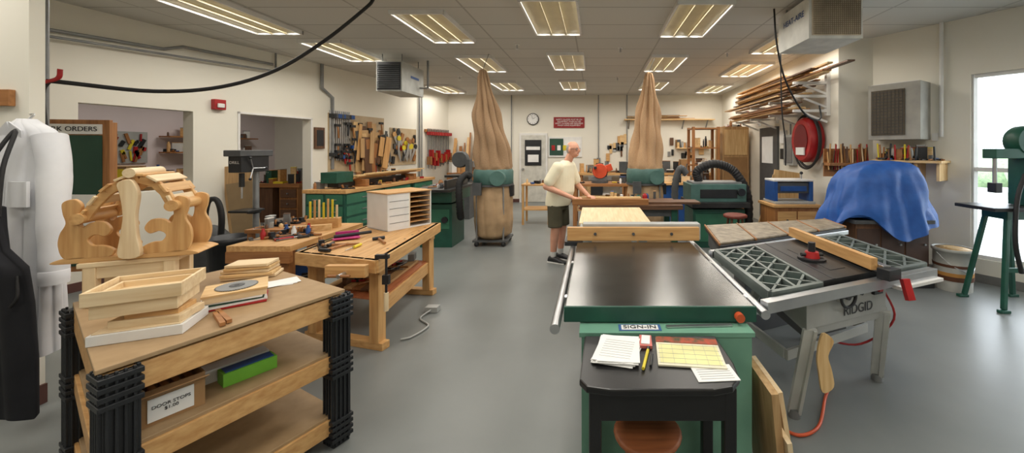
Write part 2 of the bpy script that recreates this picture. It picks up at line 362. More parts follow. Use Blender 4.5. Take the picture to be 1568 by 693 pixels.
o.tube([(.0,-.105,1.43),(.01,-.11,1.1),(.02,-.14,.8),(.02,-.155,.5)],.0035,mat('seam',(150,151,158)),n=6)
for z in (1.3,1.15,1.0): o.cyl((-.02,-.1,z),(-.02,-.118,z),.009,gry,n=10)
o.bx(.05,.15,-.105,-.09,1.28,1.42,coatm)
o.tube([(.0,0,1.76),(-.05,.06,1.80),(-.2,.15,1.81)],.006,alu)
o.done()
o=Ob('shop_apron',(-3.0,1.98,0))
rs=[]
for z,a,dx in erp([(1.30,.03,-.09),(1.2,.05,-.09),(1.08,.07,-.08),(.98,.13,-.03),(.8,.15,-.02),(.5,.16,-.01),(.22,.15,0)],3):
    rs.append([Vector((a*math.cos(q)-.03+dx,.035*math.sin(q)*(1+.5*math.sin(5*q+z)),z+.01*math.sin(4*q))) for q in [2*math.pi*i/64 for i in range(64)]])
o.rings(rs,mat('black_cloth',(30,31,37),(18,19,24),rough=.9))
o.tube([(-.15,0,1.25),(-.16,.02,1.5),(-.14,.1,1.70),(-.10,.03,1.5),(-.08,0,1.25)],.009,rub);o.tube([(.05,-.02,.95),(.08,-.04,.85),(.05,-.045,.8)],.006,rub);o.done()

# side room
o=Ob('tool_pegboard');o.bx(-9.599,-9.56,7.0,8.2,1.3,1.95,gry)
for i in range(46):
    y=R(7.05,8.15);z=R(1.4,1.88);o.box((-9.54,y,z),(.02,R(.02,.08),R(.05,.22)),random.choice([blk,red,oak('Z'),dirn,yel]),(R(-30,30),0,0))
o.done()
o=Ob('side_room_workbench');o.bx(-9.5,-8.6,6.0,9.6,.84,.9,maple('Y'))
for x in (-9.4,-8.7):
    for y in (6.1,7.8,9.5): o.bx(x-.04,x+.04,y-.04,y+.04,0,.84,oak('Z'))
clutter(o,-9.35,-8.7,6.1,9.5,.9,70,.3,.38);o.done()
o=Ob('side_room_shelf')
for z in (1.5,1.85): o.bx(-9.55,-9.3,8.4,10.6,z,z+.03,oak('Y'));clutter(o,-9.45,-9.38,8.45,10.5,z+.03,24,.15,.25)
o.done()
o=Ob('side_room_table');o.bx(-7.6,-6.3,5.5,6.0,1.0,1.05,maple());
for x in (-7.5,-6.4):
    for y in (5.55,5.95): o.bx(x-.03,x+.03,y-.03,y+.03,0,1.0,oak('Z'))
o.bx(-7.4,-6.6,5.6,5.9,1.05,1.12,pale());o.bx(-7.5,-6.9,5.65,5.9,1.30,1.34,plyw());o.bx(-7.5,-7.46,5.65,5.9,1.12,1.30,plyw());o.bx(-6.94,-6.9,5.65,5.9,1.12,1.30,plyw());clutter(o,-6.8,-6.4,5.6,5.9,1.12,14,.12,.16);o.done()
o=Ob('drawer_desk');o.bx(-7.5,-6.4,8.3,8.9,.76,.84,oak());o.bx(-7.45,-7.0,8.33,8.87,0,.76,walnut('Z'));o.bx(-6.85,-6.45,8.33,8.87,0,.76,oak('Z'))
for z in (.1,.32,.54): o.bx(-6.82,-6.48,8.31,8.33,z,z+.18,walnut());o.cyl((-6.65,8.31,z+.09),(-6.65,8.28,z+.09),.015,alu,n=8)
clutter(o,-7.4,-6.5,8.4,8.8,.84,28,.2,.36);o.done()
o=Ob('side_room_lumber')
for i in range(12): o.beam((-6.9+i*.07,10.6,0),(-6.9+i*.07,10.9,R(1.9,2.6)),.06,.03,random.choice([pine('Z'),oak('Z'),maple('Z')]))
o.done()

hg=mat('heater_grey',(190,192,188))
o=Ob('unit_heater');o.bx(-3.65,-3.22,6.4,7.2,2.56,3.06,hg)
o.bx(-3.63,-3.24,6.385,6.4,2.58,3.04,blk)
for i in range(12): o.box((-3.435,6.375,2.62+i*.034),(.36,.03,.005),dgry,(35,0,0))
o.box((-3.215,6.85,2.85),(.006,.3,.04),blu)
for x in (-3.6,-3.27):
    for y in (6.5,7.1): o.cyl((x,y,3.06),(x,y,3.2),.008,gal,n=6)
o.tube([(-3.2,7.0,2.7),(-3.05,7.0,2.7),(-3.05,7.0,3.2)],.02,gal,seg=1);o.done()
o=Ob('unit_heater');o.bx(2.17,2.72,3.9,4.55,2.72,3.14,mat('heater_white',(222,222,216)))
o.bx(2.2,2.69,3.885,3.9,2.75,3.11,mat('grille_tan',(214,200,176)))
for i in range(16): o.box((2.445,3.88,2.765+i*.0215),(.48,.01,.003),mat('grille_line',(160,146,124)))
for i in range(24): o.box((2.21+i*.0205,3.878,2.93),(.002,.01,.35),mat('grille_line',(120,106,88)))
o.text('HEAT-AIRE',(2.165,4.2,3.0),.09,blu,(90,0,-90))
for x in (2.22,2.67):
    for y in (4.0,4.45): o.cyl((x,y,3.14),(x,y,3.2),.01,gal,n=6)
o.done()
o=Ob('hanging_power_cord');o.tube([(2.05,4.4,3.2),(2.08,4.4,2.8),(2.2,4.45,2.4),(2.45,4.55,2.05),(2.7,4.7,1.95),(2.85,4.85,2.0),(2.86,4.9,2.15)],.011,rub)
o.tube([(2.7,5.6,3.2),(2.72,5.6,2.2),(2.8,5.65,1.7),(2.85,5.75,1.35)],.01,rub);o.done()
for x,y in ((-1.2,5.9),(.4,6.1),(2.2,6.4),(-3.0,8.5),(.5,8.6)):
    o=Ob('fire_sprinkler',(x,y,0));o.cyl((0,0,3.2),(0,0,3.13),.012,alu);o.cyl((0,0,3.19),(0,0,3.2),.04,wht);o.cyl((0,0,3.125),(0,0,3.13),.022,alu);o.done()

# ================= FOREGROUND BENCH =================
FR=Vector((-1.375,2.11));FL=Vector((-1.735,1.33));BL=Vector((-2.62,1.925));BR=Vector((-2.31,2.6))
def q1(u,v,z=0):
    p=(FL*(1-u)+FR*u)*(1-v)+(BL*(1-u)+BR*u)*v
    return Vector((p.x,p.y,z))
def quad(u0,u1,v0,v1): return [q1(u0,v0),q1(u1,v0),q1(u1,v1),q1(u0,v1)]
ang1=math.degrees(math.atan2(.78,.36))
o=Ob('utility_workbench')
o.prism(quad(0,1,0,1),.812,.83,mdf)
for z,t in ((.812,.1),(.50,.085),(.165,.085)):
    if z<.8: o.prism(quad(0.02,.98,.02,.98),z-.012,z+.006,mdf)
    o.beam(q1(0.02,.025,z-t/2-.01),q1(.98,.025,z-t/2-.01),.035,t,maple('Y'))
    o.beam(q1(0.02,.975,z-t/2-.01),q1(.98,.975,z-t/2-.01),.035,t,maple('Y'))
    o.beam(q1(.025,.02,z-t/2-.01),q1(.025,.98,z-t/2-.01),.035,t,maple('X'))
    o.beam(q1(.975,.02,z-t/2-.01),q1(.975,.98,z-t/2-.01),.035,t,maple('X'))
for u,v in ((.06,.03),(.97,.03),(.97,.97),(.03,.97)):
    c=q1(u,v);a=ang1 if v<.5 else ang1-2
    o.box((c.x,c.y,.40),(.085,.085,.80),blk,(0,0,a))
    rr=Matrix.Rotation(math.radians(a),3,'Z')
    for k in range(4):
        for s in (-1,1):
            d=rr@Vector((-.033+k*.022,s*.046,0));o.box((c.x+d.x,c.y+d.y,.41),(.009,.012,.80),blk,(0,0,a))
            d=rr@Vector((s*.046,-.033+k*.022,0));o.box((c.x+d.x,c.y+d.y,.41),(.012,.009,.80),blk,(0,0,a))
    for z in (.74,.43,.09):
        for k in range(4): o.box((c.x,c.y,z-.048+k*.032),(.112,.112,.02),blk,(0,0,a))
# things stored on the lower shelf
for i in range(5):
    p=q1(.2+.12*i,.45,.184);p2=q1(.25+.12*i,.9,.184);o.beam(p,p2,.08,.02,pine('Y'))
o.done(.003)
Z=.831
def tray(o,cx,cy,z,w,d,h,t,m,rot=0):
    M=Matrix.Rotation(math.radians(rot),3,'Z')
    for x,y,sx,sy in ((0,-d/2+t/2,w,t),(0,d/2-t/2,w,t),(-w/2+t/2,0,t,d-2*t),(w/2-t/2,0,t,d-2*t)):
        p=M@Vector((x,y,0));o.box((cx+p.x,cy+p.y,z+h/2),(sx,sy,h),m,(0,0,rot))
    o.box((cx,cy,z+.005),(w-.01,d-.01,.01),m,(0,0,rot))
o=Ob('wooden_box_stack',(-1.885,1.635,0),math.radians(24))
o.box((0,0,Z+.02),(.28,.21,.04),wht);o.box((0,0,Z+.043),(.26,.19,.006),pale())
o.box((.02,0,Z+.06),(.23,.15,.03),pale(),(0,0,-8));o.box((.03,0,Z+.085),(.17,.12,.02),maple(),(0,0,-4))
tray(o,-.02,.02,Z+.10,.25,.21,.09,.012,pale(),4);tray(o,-.02,.02,Z+.155,.285,.24,.055,.011,pale(),4)
o.done(.002)
o=Ob('saw_blade_crate',(-1.81,1.94,0),math.radians(40))
for i,m in enumerate((red,wht,choc,papm)): o.box((R(-.01,.01),R(-.01,.01),Z+.005+i*.009),(.23,.18,.008),m,(0,0,R(-6,6)))
o.box((0,.0,Z+.052),(.23,.19,.03),pale());o.box((0,0,Z+.071),(.24,.20,.008),pine())
n=48;pts=[]
for i in range(n*2):
    a=math.pi*i/n;r=.082 if i%2 else .075;pts.append((r*math.cos(a),r*math.sin(a)))
o.prism(pts,Z+.076,Z+.080,gal);o.cyl((0,0,Z+.08),(0,0,Z+.082),.03,dgry);o.cyl((0,0,Z+.082),(0,0,Z+.083),.01,blk);o.done()
o=Ob('wood_sticks')
for i in range(2): o.beam((-1.77+i*.02,1.80-i*.03,Z+.01),(-1.61+i*.0,1.69-i*.03,Z+.01),.018,.016,oak())
o.done()
o=Ob('wood_board_stack',(-2.07,2.32,0),math.radians(20))
for i in range(5): o.box((R(-.01,.01),R(-.01,.01),Z+.009+i*.018),(.26-.012*i,.13,.015),pine() if i%2 else pale(),(0,0,R(-8,8)))
o.done(.002)
o=Ob('paper_sheets',(-1.82,2.19,0),math.radians(30))
for i in range(3): o.box((i*.01,0,Z+.001+i*.0015),(.17,.12,.001),papm,(0,0,i*9))
o.done()
o=Ob('white_step_stool',(-2.36,2.0,0),math.radians(26))
o.box((0,0,Z+.205),(.36,.20,.025),pale());o.box((0,-.08,Z+.165),(.31,.02,.06),pale());o.box((0,.08,Z+.165),(.31,.02,.06),pale())
for x in (-.14,.14):
    for y in (-.075,.075): o.box((x,y,Z+.1),(.045,.045,.2),pale('Z'))
o.box((0,0,Z+.05),(.26,.02,.03),pale())
o.done(.004)
o=Ob('wooden_cradle_display',(-2.36,2.0,0),math.radians(22))
z0=Z+.219
o.extr(sp([(-.25,0),(0,0),(.25,0),(.245,.02),(.18,.03),(.1,.022),(-.1,.022),(-.18,.03),(-.245,.02)],4),(0,-.10,z0),(1,0,0),(0,0,1),(0,.20,0),maple())
duck=sp([(0,0),(.09,0),(.15,0),(.165,.03),(.13,.055),(.09,.06),(.075,.09),(.10,.11),(.135,.10),(.155,.13),(.13,.17),(.085,.17),(.055,.15),(.045,.2),(.055,.25),(.03,.285),(-.01,.27),(-.01,.22),(.0,.17),(-.02,.12),(-.025,.06)],5)
for yy_ in (-.10,.08):
    o.extr([(a-.215,b) for a,b in duck],(0,yy_,z0+.022),(1,0,0),(0,0,1),(0,.02,0),maple('Z'))
    o.extr([(.215-a,b) for a,b in duck][::-1],(0,yy_,z0+.022),(1,0,0),(0,0,1),(0,.02,0),maple('Z'))
post=sp([(-.035,0),(.04,0),(.03,.1),(.025,.2),(.035,.3),(.02,.36),(0,.38),(-.04,.36),(-.03,.3),(-.02,.2),(-.03,.1)],4)
o.extr(post,(.02,-.135,z0+.02),(1,0,0),(0,0,1),(0,.028,0),pale('Z'))
# arched slatted seat with rolled ends
arc=[(-.15,.22),(-.115,.285),(-.07,.345),(-.015,.39),(.045,.405),(.1,.385),(.14,.335),(.165,.275)]
for i,(ax,az) in enumerate(arc):
    nx,nz=arc[min(i+1,7)];px,pz=arc[max(i-1,0)];a=math.degrees(math.atan2(nz-pz,nx-px))
    o.box((ax,0,z0+az+.014),(.05,.25,.012),(pale if i%2 else maple)('Y'),(0,-a,0))
for y in (-.1,.09):
    for (a_,b_),(c_,d_) in zip(arc,arc[1:]): o.beam((a_,y,z0+b_-.008),(c_,y,z0+d_-.008),.02,.04,maple())
o.cyl((-.16,-.13,z0+.215),(-.16,.13,z0+.215),.026,maple('Y'));o.cyl((.175,-.13,z0+.26),(.175,.13,z0+.26),.028,maple('Y'));o.cyl((.02,-.13,z0+.43),(.02,.10,z0+.43),.024,pale('Y'))
o.done(.003)
Z=.507
o=Ob('door_stop_carton',(-1.79,1.60,0),math.radians(60))
tray(o,0,0,Z,.2,.15,.14,.006,card);o.box((0,-.1,Z+.125),(.2,.06,.004),card,(-30,0,0));o.box((.0,-.078,Z+.06),(.13,.004,.09),papm)
o.text('DOOR STOPS\n$1.00',(.0,-.0815,Z+.06),.018,blk)
for i in range(5): o.box((-.07+i*.035,0,Z+.06),(.02,.12,.1),oak('Y'))
o.done()
o=Ob('light_fixture_cartons',(-1.68,1.86,0),math.radians(58))
o.box((0,0,Z+.03),(.2,.08,.06),mat('lime',(120,190,60)));o.box((0,.0,Z+.062),(.18,.06,.004),blu);o.box((-.02,.1,Z+.03),(.24,.08,.06),wht);o.done()

# ================= CENTRE WORKBENCH =================
o=Ob('maple_workbench')
cFR=Vector((-1.66,2.92));cFL=Vector((-2.45,3.15));cBL=Vector((-2.55,4.5));cBR=Vector((-1.78,4.4))
def q2(u,v,z=0):
    p=(cFL*(1-u)+cFR*u)*(1-v)+(cBL*(1-u)+cBR*u)*v
    return Vector((p.x,p.y,z))
for i in range(6): o.prism([q2(i/6+.002,0),q2((i+1)/6-.002,0),q2((i+1)/6-.002,1),q2(i/6+.002,1)],.69,.75,maple('Y'))
o.beam(q2(0,.01,.70),q2(1,.01,.70),.05,.1,maple());o.beam(q2(0,.99,.70),q2(1,.99,.70),.05,.1,maple());o.beam(q2(.98,0,.70),q2(.98,1,.70),.05,.1,maple('Y'));o.beam(q2(.02,0,.70),q2(.02,1,.70),.05,.1,maple('Y'))
for v in (.1,.88):
    for u in (.12,.9):
        c=q2(u,v);o.box((c.x,c.y,.35),(.085,.085,.6),maple('Z'),(0,0,-10))
    o.beam(q2(.02,v,.03),q2(1.0,v,.03),.08,.06,maple());o.beam(q2(.05,v,.64),q2(.97,v,.64),.08,.08,maple())
for u in (.12,.9): o.beam(q2(u,.1,.30),q2(u,.88,.30),.035,.12,maple('Y'))
o.prism([q2(.12,.12),q2(.9,.12),q2(.9,.86),q2(.12,.86)],.36,.375,wood('red_ply',(182,112,72),(150,84,50),'Y'))
o.box((-1.85,2.86,.69),(.3,.05,.09),maple());o.cyl((-1.85,2.92,.68),(-1.85,2.76,.68),.014,alu);o.cyl((-1.93,2.77,.68),(-1.77,2.77,.68),.01,oak())
for i in range(14):
    c=q2(.9 if i<7 else .1,.1+.12*(i%7),.7505);o.cyl(c,c+Vector((0,0,.001)),.01,blk,n=10)
for i in range(6): o.beam(q2(.2+.11*i,.2,.39),q2(.25+.1*i,.8,.39),.09,.025,random.choice([pine('Y'),plyw('Y'),walnut('Y'),oak('Y')]))
c=q2(.5,.5);clutter(o,c.x-.2,c.x+.2,c.y-.4,c.y+.4,.403,10,.14,.12,PALW)
o.done(.004)
o=Ob('bar_clamp');o.cyl((-1.60,2.94,.5),(-1.60,2.94,.80),.009,dirn);o.box((-1.63,2.94,.775),(.1,.03,.03),blk);o.box((-1.60,2.94,.6),(.05,.03,.07),blk);o.cyl((-1.60,2.94,.36),(-1.60,2.94,.5),.017,pale('Z'));o.done()
o=Ob('white_shelf_cabinet',(-2.12,3.92,0),math.radians(58))
Z=.751;t=.012
o.bx(0,.25,.38,.38+t,Z,Z+.38,wht)
o.bx(-.01,.5,-.01,.39,Z+.38,Z+.38+t,maple())
o.bx(0,.5,0,.38,Z,Z+t,wht);o.bx(0,t,0,.38,Z,Z+.38,wht);o.bx(.5-t,.5,0,.38,Z,Z+.38,wht);o.bx(.24,.25,0.004,.36,Z,Z+.38,pale('Z'))
for k in range(1,7): o.bx(.25,.49,.004,.36,Z+k*.054,Z+k*.054+.006,maple())
o.bx(0,.5,.37,.38,Z,Z+.38,wht);o.bx(t,.24,.0,.006,Z+t,Z+.38,wht)
for k in range(1,5): o.bx(.02,.23,-.003,.0,Z+k*.075,Z+k*.075+.004,dgry)
o.done(.001)
o=Ob('bench_tools')
Z=.752
for x,y in ((-2.2,3.35),(-2.05,3.25),(-2.35,3.3),(-1.95,3.5),(-2.2,3.25)): hand_tool(o,x,y,Z,R(0,6.28))
o.done()
o=Ob('dust_pan',(-2.3,3.55,0),math.radians(30))
o.extr([(-.11,0),(.11,0),(.09,.16),(.02,.2),(.02,.33),(-.02,.33),(-.02,.2),(-.09,.16)],(0,0,Z+.01),(1,0,0),(0,1,0),(0,0,.012),pink);o.box((0,.15,Z+.035),(.19,.02,.05),pink);o.cyl((-.1,.05,Z+.035),(.2,.1,Z+.04),.015,blk);o.done(.003)
o=Ob('tool_workbench')
tx0,tx1=-3.22,-2.66
o.bx(tx0,tx1,3.35,4.4,.70,.75,maple('Y'));o.bx(tx0,tx1,3.34,3.38,.6,.70,oak())
for x in (tx0+.06,tx1-.08):
    for y in (3.42,4.32): o.bx(x-.04,x+.04,y-.04,y+.04,0,.7,oak('Z'))
o.bx(tx0+.04,tx1-.04,3.4,4.35,.3,.33,plyw());clutter(o,tx0+.15,tx1-.15,3.5,4.2,.33,16,.2,.22);o.done(.003)
o=Ob('chisel_block')
o.box((-2.93,4.15,.80),(.3,.1,.1),maple(),(0,0,15))
for i in range(7): o.cyl((-3.05+i*.04,4.11+i*.011,.85),(-3.05+i*.04,4.11+i*.011,.98+R(0,.08)),.011,random.choice([maple('Z'),pale('Z'),yel]),n=8)
o.done()
o=Ob('bench_hand_tools')
for i in range(24): hand_tool(o,R(tx0+.12,tx1-.12),R(3.5,3.9),.75,R(0,6.28))
o.box((-2.95,3.95,.78),(.4,.05,.06),pine(),(0,0,25))
for i in range(5): o.lathe((R(tx0+.08,tx1-.1),R(3.6,3.9),.75),[(.02,0),(.022,.06),(.012,.08),(.012,.1)],random.choice([yel,red,wht,blu]),n=12)
o.done()
o=Ob('wood_offcuts_bin')
o.bx(-2.95,-2.65,2.8,3.2,0,.45,oak('Z'))
for i in range(14): o.beam((R(-2.9,-2.7),R(2.85,3.15),.45),(R(-3.0,-2.64),R(2.8,3.2),R(.5,.68)),.05,.02,random.choice([pine('Z'),oak('Z'),dgry,maple('Z')]))
o.done()
o=Ob('power_strip_cord');o.tube([(-1.60,3.75,.03),(-1.64,3.6,.012),(-1.5,3.45,.012),(-1.55,3.25,.012),(-1.62,3.2,.012)],.008,gry);o.box((-1.60,3.78,.028),(.12,.08,.05),gry);o.done()

o=Ob('drill_press',(-4.62,5.15,0))
o.box((0,0,.03),(.30,.42,.06),dirn);o.cyl((0,.08,.06),(0,.08,1.35),.035,gal);o.box((0,-.06,.78),(.26,.26,.03),dirn);o.box((0,.05,.76),(.1,.12,.07),dirn)
o.box((0,-.02,1.40),(.17,.42,.22),blk);o.box((0,-.02,1.54),(.22,.5,.08),dgry);o.cyl((0,-.13,1.28),(0,-.13,1.1),.03,dirn);o.cyl((0,-.13,1.1),(0,-.13,.95),.01,alu)
for k in range(3):
    a=k*2.09;o.cyl((.085,-.06,1.34),(.12,-.06+.16*math.cos(a),1.34+.16*math.sin(a)),.008,alu);o.sph((.12,-.06+.16*math.cos(a),1.34+.16*math.sin(a)),.018,blk)
o.text('DRILL',(0,-.235,1.42),.05,papm);o.done(.008)
o=Ob('trash_can');c=(-4.33,4.55,0);o.lathe(c,[(.17,0),(.21,.5),(.225,.5),(.225,.56),(.2,.56),(.165,.03)],blk);o.done()
o=Ob('shop_vacuum');c=(-5.12,5.1,0);o.lathe(c,[(.2,.05),(.22,.35),(.2,.45),(.12,.55),(.05,.58)],dgry)
o.tube([(-5.1,5.0,.5),(-4.95,4.9,.9),(-4.78,4.85,.95),(-4.72,4.85,.75),(-4.75,4.87,.45)],.032,rub)
for a in range(4): o.sph((-5.12+.18*math.cos(a*1.57),5.1+.18*math.sin(a*1.57),.03),.03,blk)
o.done()
o=Ob('metal_ash_bin');c=(-4.18,5.15,0);o.lathe(c,[(.14,0),(.16,.55),(.17,.57),(.12,.66),(.1,.66)],mat('brown_metal',(96,84,70)));o.done()
o=Ob('plywood_panels');o.beam((-5.2,5.75,0),(-5.36,5.75,1.35),.45,.03,plyw('Z'));o.beam((-5.12,5.7,0),(-5.28,5.7,1.1),.4,.02,mdfd)
o.done()
o=Ob('small_craft_table',(-3.75,4.6,0))
o.box((0,0,.66),(.45,.5,.04),oak());o.box((0,0,.3),(.4,.4,.02),oak())
for x in (-.19,.19):
    for y in (-.2,.2): o.box((x,y,.32),(.05,.05,.64),oak('Z'))
clutter(o,-.15,.15,-.2,.2,.68,14,.1,.14);o.done()
o=Ob('wood_lathe_bench',(-4.35,7.8,0),math.radians(-4))
o.bx(-.38,.38,-1.5,1.5,.86,.92,maple('Y'));
gd=mat('green_drawer',(54,116,90))
for y0,y1 in ((-1.48,-.5),(-.4,.5),(.6,1.45)):
    o.bx(-.34,.34,y0,y1,.0,.86,grn)
    for k in range(4):
        for j in (-.31,.02): o.bx(j,j+.29,y0-.01,y0,.08+k*.2,.24+k*.2,gd);o.bx(j+.1,j+.19,y0-.02,y0-.01,.15+k*.2,.165+k*.2,gal)
    for k in range(4): o.bx(.34,.35,y0+.04,y1-.04,.08+k*.2,.24+k*.2,gd);o.bx(.35,.36,(y0+y1)/2-.08,(y0+y1)/2+.08,.15+k*.2,.165+k*.2,gal)
o.bx(-.1,.1,-1.3,.9,.94,1.02,dirn);o.bx(-.14,.14,-1.4,-1.0,1.02,1.2,grn)
clutter(o,-.32,-.2,-1.4,1.3,.921,26,.12,.25);clutter(o,.2,.3,-1.4,1.3,.921,14,.1,.08)
for i in range(5): o.beam((.05+i*.05,-1.1+R(0,.3),1.06+i*.02),(.0+i*.06,.9+R(0,.5),1.06+i*.02),.09,.025,random.choice([pine('Y'),maple('Y'),oak('Y')]))
o.bx(0,.3,-.9,-.8,.925,1.05,oak());o.bx(0,.3,.7,.8,.925,1.05,oak());o.done(.004)
o=Ob('green_jointer',(-2.58,6.5,0))
o.bx(-.26,.26,-.28,.3,0,.7,grn);o.bx(-.3,.3,-.4,.5,.74,.92,grn);o.bx(-.2,.2,-.2,.2,.7,.74,grn);o.bx(-.32,.32,-.55,.7,.92,.96,dirn);o.bx(.2,.24,-.45,.55,.96,1.1,dirn);o.cyl((-.1,-.41,.82),(-.1,-.47,.82),.07,blk);o.cyl((.15,-.285,.45),(.15,-.32,.45),.05,blk)
o.bx(-.22,.22,-.29,-.28,.3,.62,gd);clutter(o,-.2,.1,-.4,.5,.962,8,.1,.12);o.done(.01)
o=Ob('dust_hose');o.tube([(-2.24,6.35,.55),(-2.17,6.2,.5),(-2.14,6.05,.75),(-2.14,6.05,1.05),(-2.07,6.12,1.18),(-2.0,6.17,1.15)],.06,rub,n=12,rad=lambda t:.052+.005*math.sin(t*180),seg=14);o.done()
def bag(o,c,prof,m,k=9,tw=.6):
    rs=[]
    for z,r,dx,am in erp(prof,5):
        g=[]
        for i in range(144):
            q=2*math.pi*i/144
            w=abs(math.sin(k*.5*q+tw*z))**.7*.7+.3*abs(math.sin(2.5*q-1.1*z+.7))
            rr=r*(1+am*1.6*(w-.55)+am*.3*math.sin(9*z+2*q))
            g.append(Vector((c[0]+dx+rr*math.cos(q),c[1]+rr*math.sin(q),z)))
        rs.append(g)
    o.rings(rs,m)
def collector(name,x,y,cm,lm,rimc,top,lean):
    o=Ob(name,(x,y,0))
    for a in range(4):
        ax,ay=.31*math.cos(a*1.57+.78),.31*math.sin(a*1.57+.78)
        o.cyl((ax,ay,.08),(ax,ay,1.05),.014,gal);o.sph((ax,ay,.04),.04,rub)
    o.box((0,0,.09),(.56,.5,.03),dgry)
    bag(o,(0,0),[(.11,.2,0,.04),(.17,.285,0,.06),(.4,.32,0,.06),(.62,.31,0,.08),(.8,.31,0,.05),(1.0,.29,0,.02)],lm,11,1)
    o.lathe((0,0,1.0),[(.3,0),(.33,.02),(.33,.22),(.31,.26)],rimc);o.lathe((0,0,.98),[(.335,0),(.335,.03)],dgry)
    bag(o,(0,0),[(1.24,.30,0,.03),(1.3,.295,lean*-.1,.12),(1.5,.27,lean*.1,.22),(1.8,.23,lean*.4,.34),(2.2,.175,lean*.85,.42),(2.55,.115,lean*1.1,.42),(2.8,.08,lean*1.25,.4),(top-.03,.05,lean*1.3,.35),(top,.015,lean*1.3,.1)],cm)
    o.cyl((lean*1.3,0,top-.02),(lean*1.3+.1,.0,3.2),.005,dgry,n=6)
    o.lathe((.15,-.3,1.12),[(.12,-.06),(.12,.06)],rimc,axis='Y');o.box((-.18,-.33,.95),(.14,.05,.2),dgry);o.box((.32,-.05,.9),(.06,.12,.18),blk)
    o.done()
lb=mat('lower_bag',(186,156,120),(158,130,98),scale=5,rough=.6)
collector('dust_collector',-1.72,6.5,canv,lb,tgrn,2.95,-.14)
collector('dust_collector',.88,6.75,canv2,lb,tgrn,2.95,.05)

# ================= TABLE SAW (centre) =================
o=Ob('cabinet_table_saw')
o.bx(-.14,.74,1.78,3.0,.835,.87,iron)
o.bx(-.145,.745,1.77,1.785,.80,.872,grn);o.bx(-.05,.68,1.86,2.95,.76,.835,dirn)
o.bx(-.02,.62,2.2,2.9,.0,.76,grn)
o.cyl((-.175,1.66,.82),(-.175,3.3,.82),.022,alu);o.cyl((.80,1.80,.82),(.80,3.25,.82),.022,alu)
for y in (2.0,2.6): o.bx(-.18,-.1,y-.02,y+.02,.8,.835,alu);o.bx(.7,.8,y-.02,y+.02,.8,.835,alu)
o.bx(-.22,.82,3.02,3.06,.875,.98,maple());o.bx(-.1,.84,3.06,3.16,.875,1.0,gry);o.bx(-.24,-.1,3.0,3.2,.84,.875,blk)
for x in (0,.3,.6): o.cyl((x,3.02,.93),(x,3.012,.93),.012,dgry,n=8)
o.cyl((.66,1.74,.83),(.66,1.775,.83),.02,orng)
o.done(.004)
o=Ob('green_storage_cabinet')
o.bx(-.06,.69,1.69,2.15,.0,.75,lgrn);o.bx(-.07,.70,1.68,1.84,.775,.795,lgrn);o.bx(-.06,.69,1.69,1.84,.75,.775,lgrn);o.bx(0,.62,1.682,1.69,.1,.55,mat('light_green_b',(112,160,138)))
o.box((.2,1.727,.7965),(.19,.06,.002),mat('tape_blue',(70,110,170)));o.box((.2,1.727,.798),(.165,.045,.001),papm);o.text('SIGN-IN',(.2,1.727,.7995),.042,blk,(0,0,0))
o.beam((.32,1.73,.80),(.62,1.745,.80),.022,.006,alu);o.done(.004)
o=Ob('sign_in_desk')
o.prism([(-.045,1.665),(.52,1.665),(.525,1.45),(.512,1.36),(.47,1.31),(.4,1.292),(.05,1.292),(-.03,1.31),(-.055,1.35)],.765,.79,blk2);o.bx(-.01,.48,1.62,1.64,.66,.765,blk2);o.bx(-.02,.48,1.33,1.35,.655,.765,blk2);o.bx(-.02,0,1.35,1.62,.67,.765,blk2);o.bx(.47,.49,1.35,1.62,.67,.765,blk2)
for x in (0,.47):
    for y in (1.35,1.62): o.bx(x-.022,x+.022,y-.022,y+.022,0,.77,blk2)
o.bx(0,.47,1.61,1.63,.2,.24,blk2);o.done(.006)
Z=.791
o=Ob('sign_in_sheets',(.09,1.53,0),math.radians(-14))
for i in range(7): o.box((R(-.006,.006),R(-.006,.006),Z+.001+i*.0025),(.16,.2,.002),papm,(0,0,R(-9,9)))
for i in range(8): o.box((0,-.07+i*.018,Z+.0175),(.12,.0015,.0004),gry)
o.done()
o=Ob('desk_calendar',(.37,1.52,0),math.radians(-6))
o.box((0,.0,Z+.004),(.25,.21,.006),mat('cal',(238,232,206)));o.box((0,.085,Z+.008),(.25,.045,.003),mat('calpic',(60,70,40),(190,70,40),scale=30));o.box((0,-.02,Z+.0072),(.23,.14,.0004),mat('cal_grid',(240,236,170)))
for i in range(6): o.box((-.105+i*.042,-.02,Z+.0078),(.0008,.15,.0006),gry)
for i in range(5): o.box((0,-.09+i*.034,Z+.0078),(.24,.0008,.0006),gry)
o.done()
o=Ob('notice_paper',(.43,1.385,0),math.radians(4));o.box((0,0,Z+.001),(.15,.1,.002),papm)
for i in range(6): o.box((0,-.035+i*.014,Z+.0025),(.12,.0025,.0004),gry)
o.done()
o=Ob('highlighter_pen')
o.cyl((.175,1.40,Z+.008),(.21,1.53,Z+.008),.006,yel,n=8);o.cyl((.21,1.53,Z+.008),(.215,1.55,Z+.008),.007,blk,n=8);o.cyl((.205,1.42,Z+.006),(.222,1.5,Z+.006),.005,blk,n=8)
o.done()
o=Ob('pocket_booklets');o.box((.21,1.6,Z+.006),(.05,.09,.012),mat('coral',(220,120,110)),(0,0,-5));o.box((.21,1.6,Z+.014),(.035,.07,.004),papm,(0,0,-9));o.done()
o=Ob('wooden_stool',(.2,1.47,0))
sm_=wood('stool',(160,96,56),(124,70,40),'X')
o.lathe((0,0,.50),[(.1,0),(.125,.008),(.13,.02),(.12,.03),(.06,.026)],sm_)
for a in range(4):
    c,s_=math.cos(a*1.57+.78),math.sin(a*1.57+.78);o.cyl((.08*c,.08*s_,.5),(.13*c,.13*s_,0),.016,oak('Z'));
o.lathe((0,0,.2),[(.115,0),(.12,.01),(.11,.02)],oak());o.done()
